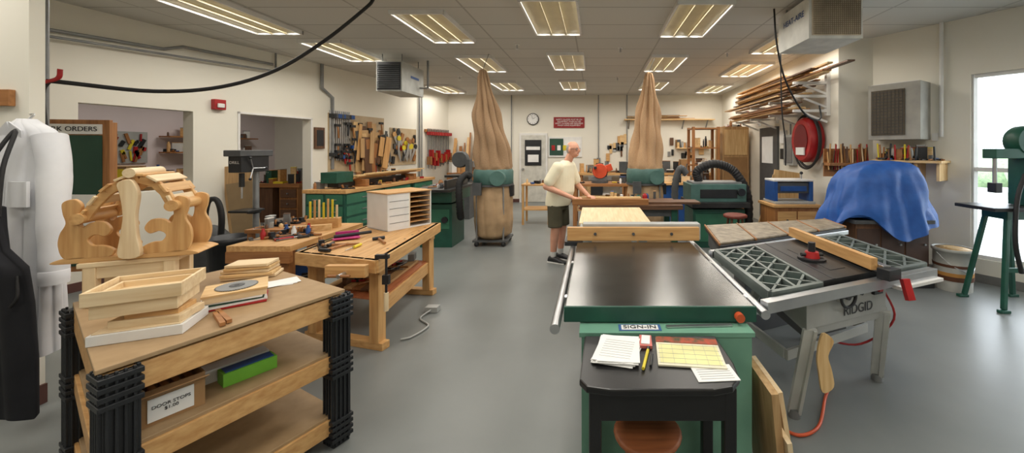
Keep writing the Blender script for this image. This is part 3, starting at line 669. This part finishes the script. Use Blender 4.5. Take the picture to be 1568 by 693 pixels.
o=Ob('leaning_plywood');o.beam((.80,1.74,0),(.735,1.72,.60),.03,.3,plyw('Z'));o.beam((.90,1.82,0),(.80,1.80,.55),.02,.28,pale('Z'));o.beam((.84,1.62,0),(.78,1.6,.42),.02,.12,pale('Z'));o.done()

o=Ob('outfeed_table')
o.bx(-.16,.55,3.75,4.75,.85,.875,pale('Y'));o.bx(-.1,.5,3.8,4.7,.78,.85,gry)
for x in (-.07,.47):
    for y in (3.85,4.65): o.bx(x-.03,x+.03,y-.03,y+.03,0,.78,gry)
o.bx(-.1,.5,3.83,3.85,.2,.3,gry);o.done(.004)
o=Ob('roller_stand')
o.bx(-.14,.5,3.5,3.72,.80,.875,gry);o.bx(-.12,.35,3.62,3.66,.876,.90,yel);o.bx(.05,.12,3.615,3.665,.88,.897,lgrn)
for x in (-.1,.45): o.bx(x-.03,x+.03,3.55,3.68,0,.80,gry)
o.done()
o=Ob('assembly_bench')
o.bx(-.2,1.15,5.02,5.75,.80,.86,walnut());o.bx(-.15,1.1,5.1,5.7,.7,.8,dgry)
for x in (-.1,1.05):
    for y in (5.12,5.65): o.bx(x-.04,x+.04,y-.04,y+.04,0,.8,grn)
o.bx(-.1,1.05,5.15,5.6,.3,.33,plyw());clutter(o,.2,.9,5.62,5.7,.861,12,.06,.12);o.done(.004)
o=Ob('workpiece_boards')
o.box((.2,5.05,.90),(1.0,.05,.08),oak());o.box((.12,5.3,.875),(.7,.25,.03),maple());o.box((.95,5.25,.875),(.9,.28,.03),walnut());o.box((.2,5.5,.885),(.9,.10,.05),pine());o.done(.003)

# ================= JOBSITE SAW =================
Bp=Vector((.90,1.97));U=Vector((1.22,.5));V=Vector((-.03,.80))
def q3(a,b,z=0):
    p=Bp+U*a+V*b;return Vector((p.x,p.y,z))
o=Ob('portable_table_saw')
def frame(a0,a1,z0,z1,m,w=.028):
    for (p,q) in (((a0,0),(a1,0)),((a0,1),(a1,1)),((a0,0),(a0,1)),((a1,0),(a1,1))):
        o.beam(q3(*p,(z0+z1)/2),q3(*q,(z0+z1)/2),w,z1-z0,m)
gw=mat('wing_iron',(128,138,134),(104,112,110),rough=.4,metal=.5)
frame(0,.28,.81,.87,gw);frame(.69,1,.81,.87,gw)
for a0,a1 in ((.0,.28),(.69,1)):
    n=5
    for i in range(n):
        b0=i/n;b1=(i+1)/n;am=(a0+a1)/2
        o.beam(q3(a0,b0,.845),q3(am,b1,.845),.014,.04,gw);o.beam(q3(am,b0,.845),q3(a0,b1,.845),.014,.04,gw)
        o.beam(q3(am,b0,.845),q3(a1,b1,.845),.014,.04,gw);o.beam(q3(a1,b0,.845),q3(am,b1,.845),.014,.04,gw)
    o.beam(q3((a0+a1)/2,0,.845),q3((a0+a1)/2,1,.845),.016,.045,gw)
    o.prism([q3(a0,0),q3(a1,0),q3(a1,1),q3(a0,1)],.812,.816,tgrn)
o.prism([q3(.285,0),q3(.685,0),q3(.685,1),q3(.285,1)],.82,.872,dirn)
for a in (.36,.6): o.beam(q3(a,.0,.873),q3(a,1,.873),.018,.003,blk)
o.prism([q3(.42,.15),q3(.52,.15),q3(.52,.75),q3(.42,.75)],.872,.8745,dirn)
c=q3(.44,.42,.875);o.cyl(c,c+Vector((0,0,.012)),.085,blk);o.cyl(c,c+Vector((0,0,.05)),.05,red,r2=.04);o.cyl(c+Vector((0,0,.05)),c+Vector((0,0,.11)),.022,blk);o.cyl(c+Vector((-.07,0,.03)),c+Vector((.07,0,.03)),.012,dirn)
o.beam(q3(-.06,-.07,.825),q3(1.0,-.07,.825),.05,.055,alu);o.beam(q3(-.02,1.06,.83),q3(1.04,1.06,.83),.04,.05,alu)
o.beam(q3(.7,-.1,.79),q3(1.02,-.1,.79),.05,.02,wht)
o.beam(q3(.60,-.03,.925),q3(.60,1.08,.925),.04,.07,maple('Y'));o.beam(q3(.635,-.1,.90),q3(.635,1.06,.90),.045,.05,alu)
o.beam(q3(.60,-.11,.885),q3(.68,-.11,.885),.07,.06,blk);p=q3(.70,-.17,.86);o.beam(p,p+Vector((.01,-.03,-.11)),.04,.03,red)
body=[q3(.22,.05),q3(.74,.05),q3(.70,.85),q3(.26,.85)]
o.prism(body,.60,.815,gry);o.prism([q3(.25,.07),q3(.71,.07),q3(.68,.8),q3(.28,.8)],.55,.60,gry)
ru=math.degrees(math.atan2(U.y,U.x))
nv=Vector((U.y,-U.x)).normalized();nn=Vector((nv.x,nv.y,0))
f=q3(.54,.05,.655)+nn*.006;o.text('RIDGID',f,.078,blk,(90,0,ru))
f2=q3(.42,.05,.765)+nn*.01
o.cyl(f2,f2+nn*.03,.05,gry,n=24);o.tube([f2+nn*.045+Vector((U.x,U.y,0)).normalized()*.06*math.cos(a*.5)+Vector((0,0,.06*math.sin(a*.5))) for a in range(14)],.009,blk);o.cyl(f2+nn*.03,f2+nn*.05,.02,blk)
o.beam(f2+nn*.045+Vector((-.05,-.02,0)),f2+nn*.045+Vector((.05,.02,0)),.008,.012,blk);o.cyl(f2+nn*.04+Vector((.04,0.01,.03)),f2+nn*.09+Vector((.04,.01,.03)),.011,blk)
f=q3(.665,.05,.755);o.box(tuple(f+nn*.01),(.08,.02,.07),blk,(0,0,ru));o.box(tuple(f+nn*.025),(.035,.02,.03),red,(0,0,ru))
f=q3(.54,.05,.76)
for k in range(9): o.box(tuple(f+nn*.004+Vector((-.06+.015*k,(-.06+.015*k)*.41,.03-.0018*(k-4)**2))),(.005,.004,.012),blk,(0,0,ru))
lg=mat('stand_grey',(196,198,194),(184,186,182),rough=.4)
feet={(.24,.05):(1.19,2.30),(.72,.05):(1.95,2.66),(.24,.85):(1.02,2.98),(.72,.85):(1.78,3.22)}
for (a,b),(fx,fy) in feet.items():
    o.beam(q3(a,b,.60),(fx,fy,.03),.075,.02,lg);o.beam(q3(a+.02,b,.60),(fx+.02,fy,.03),.02,.06,lg);o.cyl((fx,fy,0),(fx,fy,.05),.035,gal)
o.beam((1.16,2.33,.35),(1.90,2.69,.35),.02,.06,lg);o.beam((1.05,2.9,.35),(1.76,3.16,.35),.02,.06,lg);o.beam((1.16,2.35,.35),(1.05,2.9,.35),.02,.06,lg);o.beam((1.90,2.7,.35),(1.76,3.16,.35),.02,.06,lg)
o.prism([q3(.34,.3),q3(.62,.3),q3(.62,.75),q3(.34,.75)],.42,.56,dgry)
o.extr(sp([(0,0),(.06,.03),(.05,.12),(.03,.2),(.06,.28),(0,.32),(-.03,.2),(-.02,.1)],4),q3(.28,-.02,.27),(1,0,0),(0,0,1),(0,.015,0),pine('Z'))
o.tube([(1.86,2.5,.72),(1.93,2.48,.5),(1.8,2.6,.28),(1.55,2.62,.3)],.007,red)
o.done(.003)
o=Ob('orange_extension_cord')
o.tube([(1.62,2.75,.40),(1.68,2.84,.2),(1.67,2.80,.012),(1.60,2.62,.012),(1.46,2.44,.012),(1.28,2.2,.012),(1.13,2.13,.012),(1.06,2.22,.012),(1.09,2.4,.012),(1.1,2.58,.012),(1.0,2.7,.012)],.009,orng);o.done()

# ================= RIGHT SIDE =================
o=Ob('slab_top_saw_table')
tp=[Vector(p) for p in ((.98,3.02),(2.42,3.70),(2.46,4.12),(1.08,3.78))]
def q4(u,v,z=0):
    p=(tp[0]*(1-u)+tp[1]*u)*(1-v)+(tp[3]*(1-u)+tp[2]*u)*v;return Vector((p.x,p.y,z))
o.prism([q4(0,0),q4(1,0),q4(1,1),q4(0,1)],.80,.835,blk)
for i in range(4): o.prism([q4(i/4+.008,.03),q4((i+1)/4-.008,.03),q4((i+1)/4-.008,.97),q4(i/4+.008,.97)],.835,.853,slab)
for i in range(5): o.beam(q4(min(i/4,.995)+.0,0,.846),q4(min(i/4,.995),1,.846),.014,.02,oak('Y'))
o.prism([q4(.02,.06),q4(.98,.06),q4(.98,.94),q4(.02,.94)],.66,.80,dgry);o.prism([q4(.2,.2),q4(.7,.2),q4(.7,.8),q4(.2,.8)],.0,.66,dgry)
o.beam(q4(0,-.03,.80),q4(1,-.03,.80),.03,.04,alu);o.done(.004)
o=Ob('tarp_covered_machine',(3.42,4.72,0))
o.bx(-.42,.42,-.3,.3,.06,.78,walnut('Z'));o.bx(-.46,.46,-.34,.34,.74,.78,dgry);o.bx(-.47,.47,-.32,.34,0,.06,blk)
for i,x in enumerate((-.28,0,.28)): o.bx(x-.13,x+.13,-.31,-.3,.12,.68,mat('cab_dark',(72,52,44)));o.cyl((x+.08,-.31,.5),(x+.08,-.33,.5),.012,alu,n=8)
o.box((-.1,0,.95),(.3,.3,.34),grn)
rs=[];N=160
prof=erp([(1.45,.02,.0),(1.45,.14,.02),(1.43,.28,.03),(1.37,.38,.05),(1.26,.43,.08),(1.10,.46,.12),(.95,.49,.15),(.82,.52,.2),(.68,.55,.24)],2)
for k,(z,r,f) in enumerate(prof):
    g=[];k=k/2
    for i in range(N):
        q=2*math.pi*i/N;c,s_=math.cos(q),math.sin(q)
        se=(abs(c)**2.6+abs(s_)**2.6)**(-1/2.6)
        w=(abs(math.sin(3.5*q+.45*k))**.6-.6)*.6+math.sin(8*q+1.3+.3*k)*.2+math.sin(17*q-k*.6)*.15
        t=k/8
        rr=r*se*(1+f*1.15*w+.02*math.sin(2.3*k+4*q))
        zz=z+.09*t*t*math.sin(3*q+2)+.05*t*t*math.sin(5*q)-.10*(1-abs(t-.4)*2)*max(0,-c)*.6+.02*math.sin(5*q)*t
        g.append(Vector((.07*(1-t)+rr*1.12*c,rr*.74*s_-.0,zz)))
    rs.append(g)
o.rings(rs,tarpm);o.done()
o=Ob('paint_bucket');c=(4.10,4.40,0);wb=mat('bucket_white',(190,190,184))
bd=mat('brown_band',(96,56,34))
o.lathe(c,[(.165,0),(.17,.12)],wb);o.lathe(c,[(.176,.12),(.178,.17)],bd);o.lathe(c,[(.176,.17),(.178,.21)],mat('tan_band',(196,140,70)));o.lathe(c,[(.175,.21),(.18,.27)],wb);o.lathe(c,[(.183,.27),(.184,.30)],bd);o.lathe(c,[(.18,.30),(.18,.44),(.195,.44),(.195,.47),(.178,.47),(.168,.4)],wb)
o.lathe(c,[(.15,.40),(.165,.46),(.08,.475)],mat('shavings',(220,186,130),(190,150,96),scale=40,bump=1));o.tube([(3.91,4.40,.42),(3.97,4.28,.3),(4.10,4.20,.24),(4.23,4.28,.3),(4.29,4.40,.42)],.005,alu);o.done()
o=Ob('green_drill_stand',(4.25,3.95,0))
for sx,sy in ((-1,-1),(1,-1),(-1,1),(1,1)):
    o.beam((sx*.12,sy*.1,.96),(sx*.26,sy*.2,.03),.04,.04,grn);o.box((sx*.27,sy*.21,.015),(.1,.05,.03),grn)
o.box((0,-.16,.4),(.4,.02,.05),grn);o.box((-.05,0,1.0),(.62,.42,.035),dirn);o.box((0,0,.94),(.3,.26,.1),grn)
o.bx(.1,.26,-.1,.1,1.02,1.5,grn);o.bx(-.2,.26,-.07,.07,1.5,1.6,grn);o.lathe((.16,.08,1.68),[(.14,0),(.155,.03),(.155,.13),(.14,.16)],grn,axis='Y')
o.cyl((-.14,0,1.5),(-.14,0,1.2),.018,alu);o.box((-.14,0,1.2),(.07,.09,.1),blk);o.tube([(-.05,-.2,1.35),(-.15,-.22,1.1),(-.2,-.25,.7),(-.14,-.25,.4)],.02,rub);o.done(.006)
wr=math.atan2(-1,.63)
o=Ob('air_cleaner',(4.0,5.57,0),wr)
gb=mat('galv_box',(178,176,168),(158,156,150),metal=.2)
o.bx(.1,.68,-.33,-.002,1.72,2.46,gb);o.bx(.14,.52,-.345,-.33,1.78,2.38,mat('filter_dark',(92,82,66)))
for i in range(14): o.bx(.15,.51,-.35,-.345,1.8+i*.042,1.805+i*.042,dgry)
for i in range(9): o.bx(.16+i*.042,.164+i*.042,-.35,-.345,1.79,2.37,dgry)
o.bx(.12,.66,-.31,-.02,2.46,2.47,wht);o.done(.004)
o=Ob('tool_ledge',(4.0,5.57,0),wr)
o.bx(.14,.88,-.33,-.002,1.42,1.45,pine());
for i in range(4): o.bx(.16+i*.22,.19+i*.22,-.28,-.002,1.2,1.42,pine('Z'))
clutter(o,.18,.82,-.26,-.08,1.45,44,.1,.2)
for i in range(14):
    x=R(.2,.84);o.cyl((x,-.30,1.45),(x+R(-.02,.02),-.30,1.45+R(.1,.22)),.011,random.choice([oak('Z'),yel,red,blk]),n=8)
o.tube([(.5,-.34,1.42),(.52,-.36,1.0),(.45,-.34,.7),(.5,-.2,.5)],.008,wht);o.tube([(.6,-.34,1.42),(.66,-.37,1.1),(.62,-.34,.8)],.007,blk);o.done()
o=Ob('chisel_rack')
o.bx(3.3,3.92,5.4,5.56,1.36,1.4,oak());o.bx(3.3,3.92,5.54,5.56,1.2,1.6,oak())
for i in range(30):
    x=3.32+i*.0195;h=R(.12,.28);o.cyl((x,5.43+R(0,.08),1.3),(x+R(-.01,.01),5.44+R(0,.06),1.4+h),.010,random.choice([oak('Z'),maple('Z'),pale('Z'),red,walnut('Z')]),n=8)
o.done()
o=Ob('vertical_pipe',(4.0,5.57,0),wr);o.cyl((.8,-.04,1.75),(.8,-.04,3.2),.022,wht);o.bx(.7,.76,-.02,-.002,1.7,1.8,wht);o.done()
def RX(y): return 3.53+.0455*(y-5.57)
o=Ob('lumber_rack')
for y in (5.8,6.7,7.6,8.5):
    x=RX(y)
    o.bx(x-.06,x-.005,y-.03,y+.03,2.1,2.85,wht)
    for z in (2.2,2.42,2.62): o.bx(x-.55,x-.02,y-.025,y+.025,z-.05,z-.01,wht);o.beam((x-.04,y,z-.2),(x-.4,y,z-.06),.03,.03,wht)
for z,n in ((2.19,14),(2.41,16),(2.61,22)):
    for i in range(n):
        x=R(2.98,3.36);y0=R(4.9,6.3) if z>2.5 else R(5.6,6.4);y1=y0+R(1.6,3.0);k=R(0,.15)
        o.beam((x,y0,z+.012+k),(x+R(-.02,.1),min(y1,8.9),z+.012+k),R(.05,.14),.02,random.choice([pine('Y'),oak('Y'),walnut('Y'),maple('Y'),plyw('Y')]))
o.done()
o=Ob('red_hose_reel')
yy=6.2;xx=RX(yy)
rs=[]
def oval(cx,ry,rz,cz,n=32): return [Vector((cx,yy+ry*math.cos(2*math.pi*i/n),cz+rz*math.sin(2*math.pi*i/n))) for i in range(n)]
for dx,k in ((-.03,.95),(-.06,1),(-.2,1),(-.24,.9)): rs.append(oval(xx+dx,.32*k,.36*k,1.74))
o.rings(rs,red)
o.rings([oval(xx-.245,.2,.25,1.74),oval(xx-.25,.2,.25,1.74)],mat('reel_dark',(120,20,24)))
o.tube([(xx-.13,yy+.36*math.cos(a),1.72+.41*math.sin(a)) for a in [i*.45 for i in range(14)]],.02,rub)
o.tube([(xx-.16,yy+.38*math.cos(a),1.71+.43*math.sin(a)) for a in [i*.45 for i in range(14)]],.018,rub)
o.bx(xx-.27,xx-.25,yy-.14,yy+.1,1.5,1.62,papm);o.done()
o=Ob('door_2');a=7.55;b=8.45
o.beam((RX(a)-.022,a,1.02),(RX(b)-.022,b,1.02),.04,2.04,dgry);o.bx(RX(8)-.06,RX(8)-.04,7.75,8.25,1.3,1.85,papm);o.cyl((RX(7.7)-.04,7.7,1),(RX(7.7)-.1,7.7,1),.025,alu);o.done()
o=Ob('electrical_panel')
o.bx(RX(7)-.09,RX(7)-.012,6.8,7.15,1.3,1.85,gry);o.bx(RX(7)-.1,RX(7)-.09,6.83,7.12,1.34,1.81,gal);o.cyl((RX(7)-.05,6.97,1.85),(RX(7)-.05,6.97,2.05),.016,gal,n=8)
o.bx(RX(7.3)-.05,RX(7.3)-.012,7.25,7.4,1.4,1.6,blk);o.bx(RX(7.3)-.05,RX(7.3)-.015,7.2,7.42,1.7,1.95,papm);o.done(.004)
o=Ob('exit_sign');o.box((3.4,8.7,2.35),(.05,.3,.18),red);o.box((3.55,8.7,2.35),(.24,.03,.03),wht);o.done()
o=Ob('plywood_cabinet')
o.bx(3.0,3.62,9.05,9.6,0,2.12,plyw('Z'));
for z0,z1 in ((1.45,2.05),(.75,1.4),(.1,.7)): o.bx(3.04,3.58,9.03,9.05,z0,z1,pine('Z') if z0>1.4 else card)
clutter(o,3.1,3.45,9.15,9.5,2.12,8,.3,.15,PALW);o.done(.004)
o=Ob('shelving_unit')
for x in (2.25,2.82):
    for y in (8.8,9.25): o.bx(x-.03,x+.03,y-.03,y+.03,0,2.1,oak('Z'))
for z in (.3,.8,1.2,1.6,2.05):
    o.bx(2.22,2.85,8.77,9.28,z,z+.03,oak())
    if z<2: clutter(o,2.35,2.74,8.87,9.2,z+.03,12,.2,.32,PALW)
o.done()
o=Ob('leaning_sheet_goods')
for i in range(4): o.beam((3.22-.05*i,6.75+.02*i,0),(3.40-.03*i,6.75,1.2-.1*i),.5,.03,random.choice([plyw('Z'),pine('Z'),mdfd]))
o.done()
o=Ob('thickness_planer',(2.0,6.5,0))
o.bx(-.42,.42,-.3,.3,0,.62,grn);o.bx(-.3,.3,-.2,.2,.62,.66,dirn);o.bx(-.46,.46,-.42,.42,.66,.74,dirn);o.bx(-.45,.45,-.28,.28,.74,1.02,tgrn);o.bx(-.3,.3,-.29,-.28,.8,.94,blk)
o.bx(-.4,.4,-.22,.22,1.02,1.05,gal);o.cyl((.35,-.3,.9),(.35,-.36,.9),.06,blk);o.bx(-.38,.38,-.31,-.3,.1,.55,gd)
o.tube([(-.25,0,1.05),(-.28,-.02,1.22),(-.05,-.04,1.34),(.2,-.05,1.3),(.38,-.08,1.15),(.54,-.1,.8),(.56,-.08,.2)],.07,rub,n=14,seg=16,rad=lambda t:.07+.007*math.sin(t*220))
o.done(.01)
o=Ob('flex_duct')
o.tube([(1.45,6.1,1.2),(1.35,6.1,1.28),(1.28,6.15,1.0),(1.3,6.25,.4),(1.3,6.3,.06)],.055,dgry,n=12,seg=12,rad=lambda t:.056+.005*math.sin(t*160));o.done()
o=Ob('planer_cabinet',(3.02,6.0,0))
o.bx(-.33,.33,-.25,.25,.0,.72,oak('Z'));o.bx(-.36,.36,-.28,.28,.72,.76,maple())
for z0 in (.1,.4): o.bx(-.29,-.01,-.265,-.25,z0,z0+.26,maple());o.bx(.01,.29,-.265,-.25,z0,z0+.26,maple())
for z0 in (.23,.53):
    for x in (-.15,.15): o.cyl((x,-.265,z0),(x,-.285,z0),.015,blk,n=8)
o.done(.004)
o=Ob('benchtop_planer',(3.02,6.0,0))
o.bx(-.3,.3,-.22,.22,.762,.80,gry)
for sx in (-.27,.27): o.bx(sx-.03,sx+.03,-.16,.16,.8,1.1,blu)
o.bx(-.24,.24,-.14,.14,.92,1.08,dgry);o.bx(-.3,.3,-.17,.17,1.1,1.13,wht);o.bx(-.2,.2,-.16,-.14,.95,1.03,blu);o.cyl((.2,0,1.13),(.2,0,1.2),.01,alu);o.sph((.2,0,1.22),.025,blk);o.done(.006)
o=Ob('bar_stool',(1.95,5.35,0))
o.lathe((0,0,.64),[(.13,0),(.16,.01),(.16,.04),(.14,.05)],wood('stool2',(128,60,44),(100,44,32),'X'))
for a in range(4):
    c,s_=math.cos(a*1.57+.78),math.sin(a*1.57+.78);o.cyl((.1*c,.1*s_,.64),(.17*c,.17*s_,0),.017,walnut('Z'))
o.lathe((0,0,.25),[(.15,0),(.155,.01),(.145,.02)],walnut());o.done()
o=Ob('miter_saw_bench')
o.bx(-.5,.75,7.9,8.6,.82,.87,oak())
for x in (-.42,.67):
    for y in (7.98,8.52): o.bx(x-.04,x+.04,y-.04,y+.04,0,.82,oak('Z'))
o.bx(-.42,.67,8.0,8.5,.3,.33,plyw());clutter(o,-.35,.6,8.05,8.45,.33,14,.3,.3,PALW);clutter(o,-.45,-.25,8.0,8.5,.87,6,.12,.15);clutter(o,.45,.7,8.0,8.5,.87,8,.15,.2);o.done()
o=Ob('orange_miter_saw',(.1,8.2,0))
om=mat('saw_orange',(222,84,46),(200,70,36))
o.cyl((0,0,.872),(0,0,.93),.18,dgry);o.box((0,.05,.96),(.5,.05,.08),gal);o.lathe((0,.02,1.12),[(.15,-.03),(.16,0),(.15,.05)],om,axis='Y');o.box((.12,.1,1.16),(.3,.14,.14),om,(0,-20,0));o.box((-.1,-.1,1.2),(.06,.2,.05),blk);o.beam((.1,.1,.9),(.15,.1,1.12),.06,.05,dgry);o.done(.006)
o=Ob('router_table',(1.75,8.3,0))
o.bx(-.4,.4,-.3,.3,.84,.88,maple());o.bx(-.35,.35,-.25,.25,.0,.84,blu);o.bx(-.3,.3,.0,.05,.88,1.0,pale());o.box((0,-.1,.95),(.15,.1,.14),blk);o.done()
o=Ob('door_side_cart',(-1.25,8.3,0))
o.bx(-.3,.3,-.25,.25,.82,.85,maple());o.bx(-.28,.28,-.22,.22,.3,.33,maple())
for x in (-.27,.27):
    for y in (-.22,.22): o.bx(x-.02,x+.02,y-.02,y+.02,0,.82,maple('Z'))
clutter(o,-.2,.2,-.18,.18,.85,6,.15,.12);o.done()
o=Ob('storage_cabinet_row')
for i,(x,w,h,m) in enumerate(((-4.0,.55,.95,oak('Z')),(-3.4,.5,1.1,walnut('Z')),(-2.85,.5,.85,plyw('Z')))):
    o.bx(x,x+w,10.35,10.85,0,h,m);o.bx(x+.03,x+w-.03,10.33,10.35,.1,h-.1,oak('Z'));clutter(o,x+.1,x+w-.1,10.45,10.75,h,8,.2,.35,PALW)
o.done()
o=Ob('band_saw',(-3.1,8.9,0))
o.bx(-.25,.25,-.2,.2,0,.85,dgry);o.bx(-.3,.3,-.25,.25,.95,1.0,dirn);o.bx(.12,.22,-.1,.1,.85,1.35,dgry);o.lathe((-.02,.1,1.35),[(.17,0),(.19,.03),(.19,.15),(.17,.18)],dgry,axis='Y');o.lathe((-.02,.1,.72),[(.2,0),(.23,.03),(.23,.15),(.2,.18)],dgry,axis='Y');o.done(.006)

# ================= MAN =================
man=bpy.data.objects.new('woodworker_man',None);bpy.context.collection.objects.link(man)
man.location=(-.53,5.48,0);man.rotation_euler=(0,0,math.radians(-25))
def remesh(o,vox,matf,name,sm=4):
    me=bpy.data.meshes.new('t');me.from_pydata(o.v,[],o.f);ob=bpy.data.objects.new('t',me);bpy.context.collection.objects.link(ob)
    r=ob.modifiers.new('r','REMESH');r.mode='VOXEL';r.voxel_size=vox
    s=ob.modifiers.new('s','SMOOTH');s.iterations=sm;s.factor=.5
    dg=bpy.context.evaluated_depsgraph_get();ev=ob.evaluated_get(dg);nm=bpy.data.meshes.new_from_object(ev)
    bpy.data.objects.remove(ob)
    nm.materials.clear();ms=[]
    for p in nm.polygons:
        m=matf(p.center)
        if m not in ms: ms.append(m);nm.materials.append(m)
        p.material_index=ms.index(m);p.use_smooth=True
    n=bpy.data.objects.new(name,nm);bpy.context.collection.objects.link(n);n.parent=man
def limb(o,pts,n=14):
    for (p,r),(q,r2) in zip(pts,pts[1:]): o.cyl(p,q,r,skin,r2=r2,n=n)
    for p,r in pts: o.sph(p,r,skin)
def ell(o,lst,n=28):
    rs=[[Vector((cx+rx*math.cos(2*math.pi*i/n),cy+ry*math.sin(2*math.pi*i/n),z)) for i in range(n)] for z,cx,cy,rx,ry in lst]
    o.rings(rs,skin)
b=Ob('b')
ell(b,[(.78,0,0,.10,.15),(.88,0,0,.13,.165),(1.0,.02,0,.145,.165),(1.15,.05,0,.135,.165),(1.3,.09,0,.12,.18),(1.38,.12,0,.09,.15),(1.42,.14,0,.06,.08)])
limb(b,[((.14,0,1.38),.062),((.2,0,1.5),.055)])
b.sph((.235,0,1.60),(.098,.077,.105),skin);b.sph((.262,0,1.545),(.068,.056,.07),skin,rot=(0,20,0));b.sph((.30,0,1.515),(.028,.03,.024),skin)
b.sph((.335,0,1.572),(.022,.013,.03),skin,rot=(0,15,0))
for s in (-1,1):
    b.sph((.225,s*.08,1.58),(.02,.01,.034),skin)
    limb(b,[((0,s*.09,.84),.1),((.015,s*.1,.48),.062),((.0,s*.1,.36),.060),((-.02,s*.1,.1),.04)])
arms={-1:[(.10,-.18,1.34),(-.03,-.27,1.08),(.34,-.19,.938)],1:[(.10,.18,1.34),(.17,.27,1.07),(.44,.09,.938)]}
for s,(sh,el,wr_) in arms.items():
    limb(b,[(sh,.062),(el,.045),(wr_,.028)])
    w=Vector(wr_);d=(w-Vector(el));d.z=0;d.normalize();sd=Vector((-d.y,d.x,0))
    pc=w+d*.045+Vector((0,0,-.006));b.sph(pc,(.05,.042,.02),skin,rot=(0,8,math.degrees(math.atan2(d.y,d.x))))
    for k,(off,L_) in enumerate(((-.03,.062),(-.01,.075),(.01,.07),(.03,.055))):
        p0=pc+d*.035+sd*off;p1=p0+d*L_*.5+Vector((0,0,.004));p2=p1+d*L_*.32+Vector((0,0,-.016));p3=p2+d*L_*.12+Vector((0,0,-.014))
        limb(b,[(p0,.0095),(p1,.009),(p2,.0082),(p3,.0075)],8)
    t0=pc+sd*s*.03-d*.01;t1=t0+sd*s*.03+d*.02;t2=t1+d*.03+Vector((0,0,-.012))
    limb(b,[(t0,.013),(t1,.011),(t2,.009)],8)
wht_s=mat('white_sock',(230,230,228))
def bm(c):
    if c.z<.16: return wht_s
    if c.z>1.54 and c.z<1.655 and c.x<.215 and not(abs(c.y)>.079 and c.z<1.615 and c.x>.205): return hairm
    return skin
remesh(b,.006,bm,'body',3)
b=Ob('b')
ell(b,[(.80,-.005,0,.17,.20),(.9,.015,0,.185,.20),(1.0,.045,0,.195,.195),(1.12,.06,0,.18,.19),(1.3,.085,0,.148,.2),(1.37,.11,0,.122,.18),(1.415,.135,0,.08,.11),(1.435,.145,0,.07,.075)])
for s in (-1,1):
    sh,el,_=arms[s];sh=Vector(sh);el=Vector(el);limb(b,[(sh,.084),(sh.lerp(el,.72),.078)])
remesh(b,.009,lambda c:shirt,'t_shirt',4)
b=Ob('b')
ell(b,[(.74,0,0,.13,.175),(.86,0,0,.145,.18),(.93,0,0,.14,.175)])
for s in (-1,1): b.cyl((0,s*.09,.86),(.015,s*.105,.50),.108,skin,r2=.1,n=24)
remesh(b,.009,lambda c:shortm,'shorts',3)
b=Ob('shoes')
for s in (-1,1):
    rs=[]
    for x,w,h in ((-.1,.025,.06),(-.085,.038,.085),(-.03,.042,.1),(.04,.045,.085),(.1,.048,.06),(.16,.042,.045),(.185,.02,.03)):
        rs.append([Vector((x,s*.1+w*math.cos(2*math.pi*i/16),max(0.004,h*.5+h*.5*math.sin(2*math.pi*i/16)))) for i in range(16)])
    b.rings(rs,blk);b.bx(-.1,.17,s*.1-.044,s*.1+.044,0,.018,wht)
b.done(.004,man)
b=Ob('eyeglasses')
for s in (-1,1):
    b.tube([(.325,s*.035+.02*math.cos(a),1.592+.016*math.sin(a)) for a in [i*.7 for i in range(10)]],.0028,blk,n=6)
    b.tube([(.325,s*.055,1.595),(.28,s*.075,1.597),(.215,s*.083,1.595)],.0028,blk,n=6)
    b.sph((.316,s*.033,1.592),(.012,.014,.011),wht);b.sph((.326,s*.033,1.590),.005,blk)
b.tube([(.328,-.016,1.594),(.335,0,1.598),(.328,.016,1.594)],.0028,blk,n=6);b.box((.322,0,1.535),(.012,.04,.005),mat('lips',(170,96,88)))
b.done(0,man)

# ================= WORLD / CAMERA =================
w=bpy.data.worlds.new('World');bpy.context.scene.world=w;w.use_nodes=True
bg=w.node_tree.nodes['Background'];bg.inputs[0].default_value=(.84,.92,1,1);bg.inputs[1].default_value=7.0
cd=bpy.data.cameras.new('Camera');cam=bpy.data.objects.new('Camera',cd);bpy.context.collection.objects.link(cam)
cam.location=(0,0,1.6);cam.rotation_euler=(math.pi/2,0,0);cd.sensor_width=36;cd.lens=13.5;cd.shift_x=-130/1600;cd.shift_y=-121.5/1600;cd.clip_start=.05
sc=bpy.context.scene;sc.camera=cam;sc.view_settings.view_transform='Standard';sc.view_settings.exposure=0
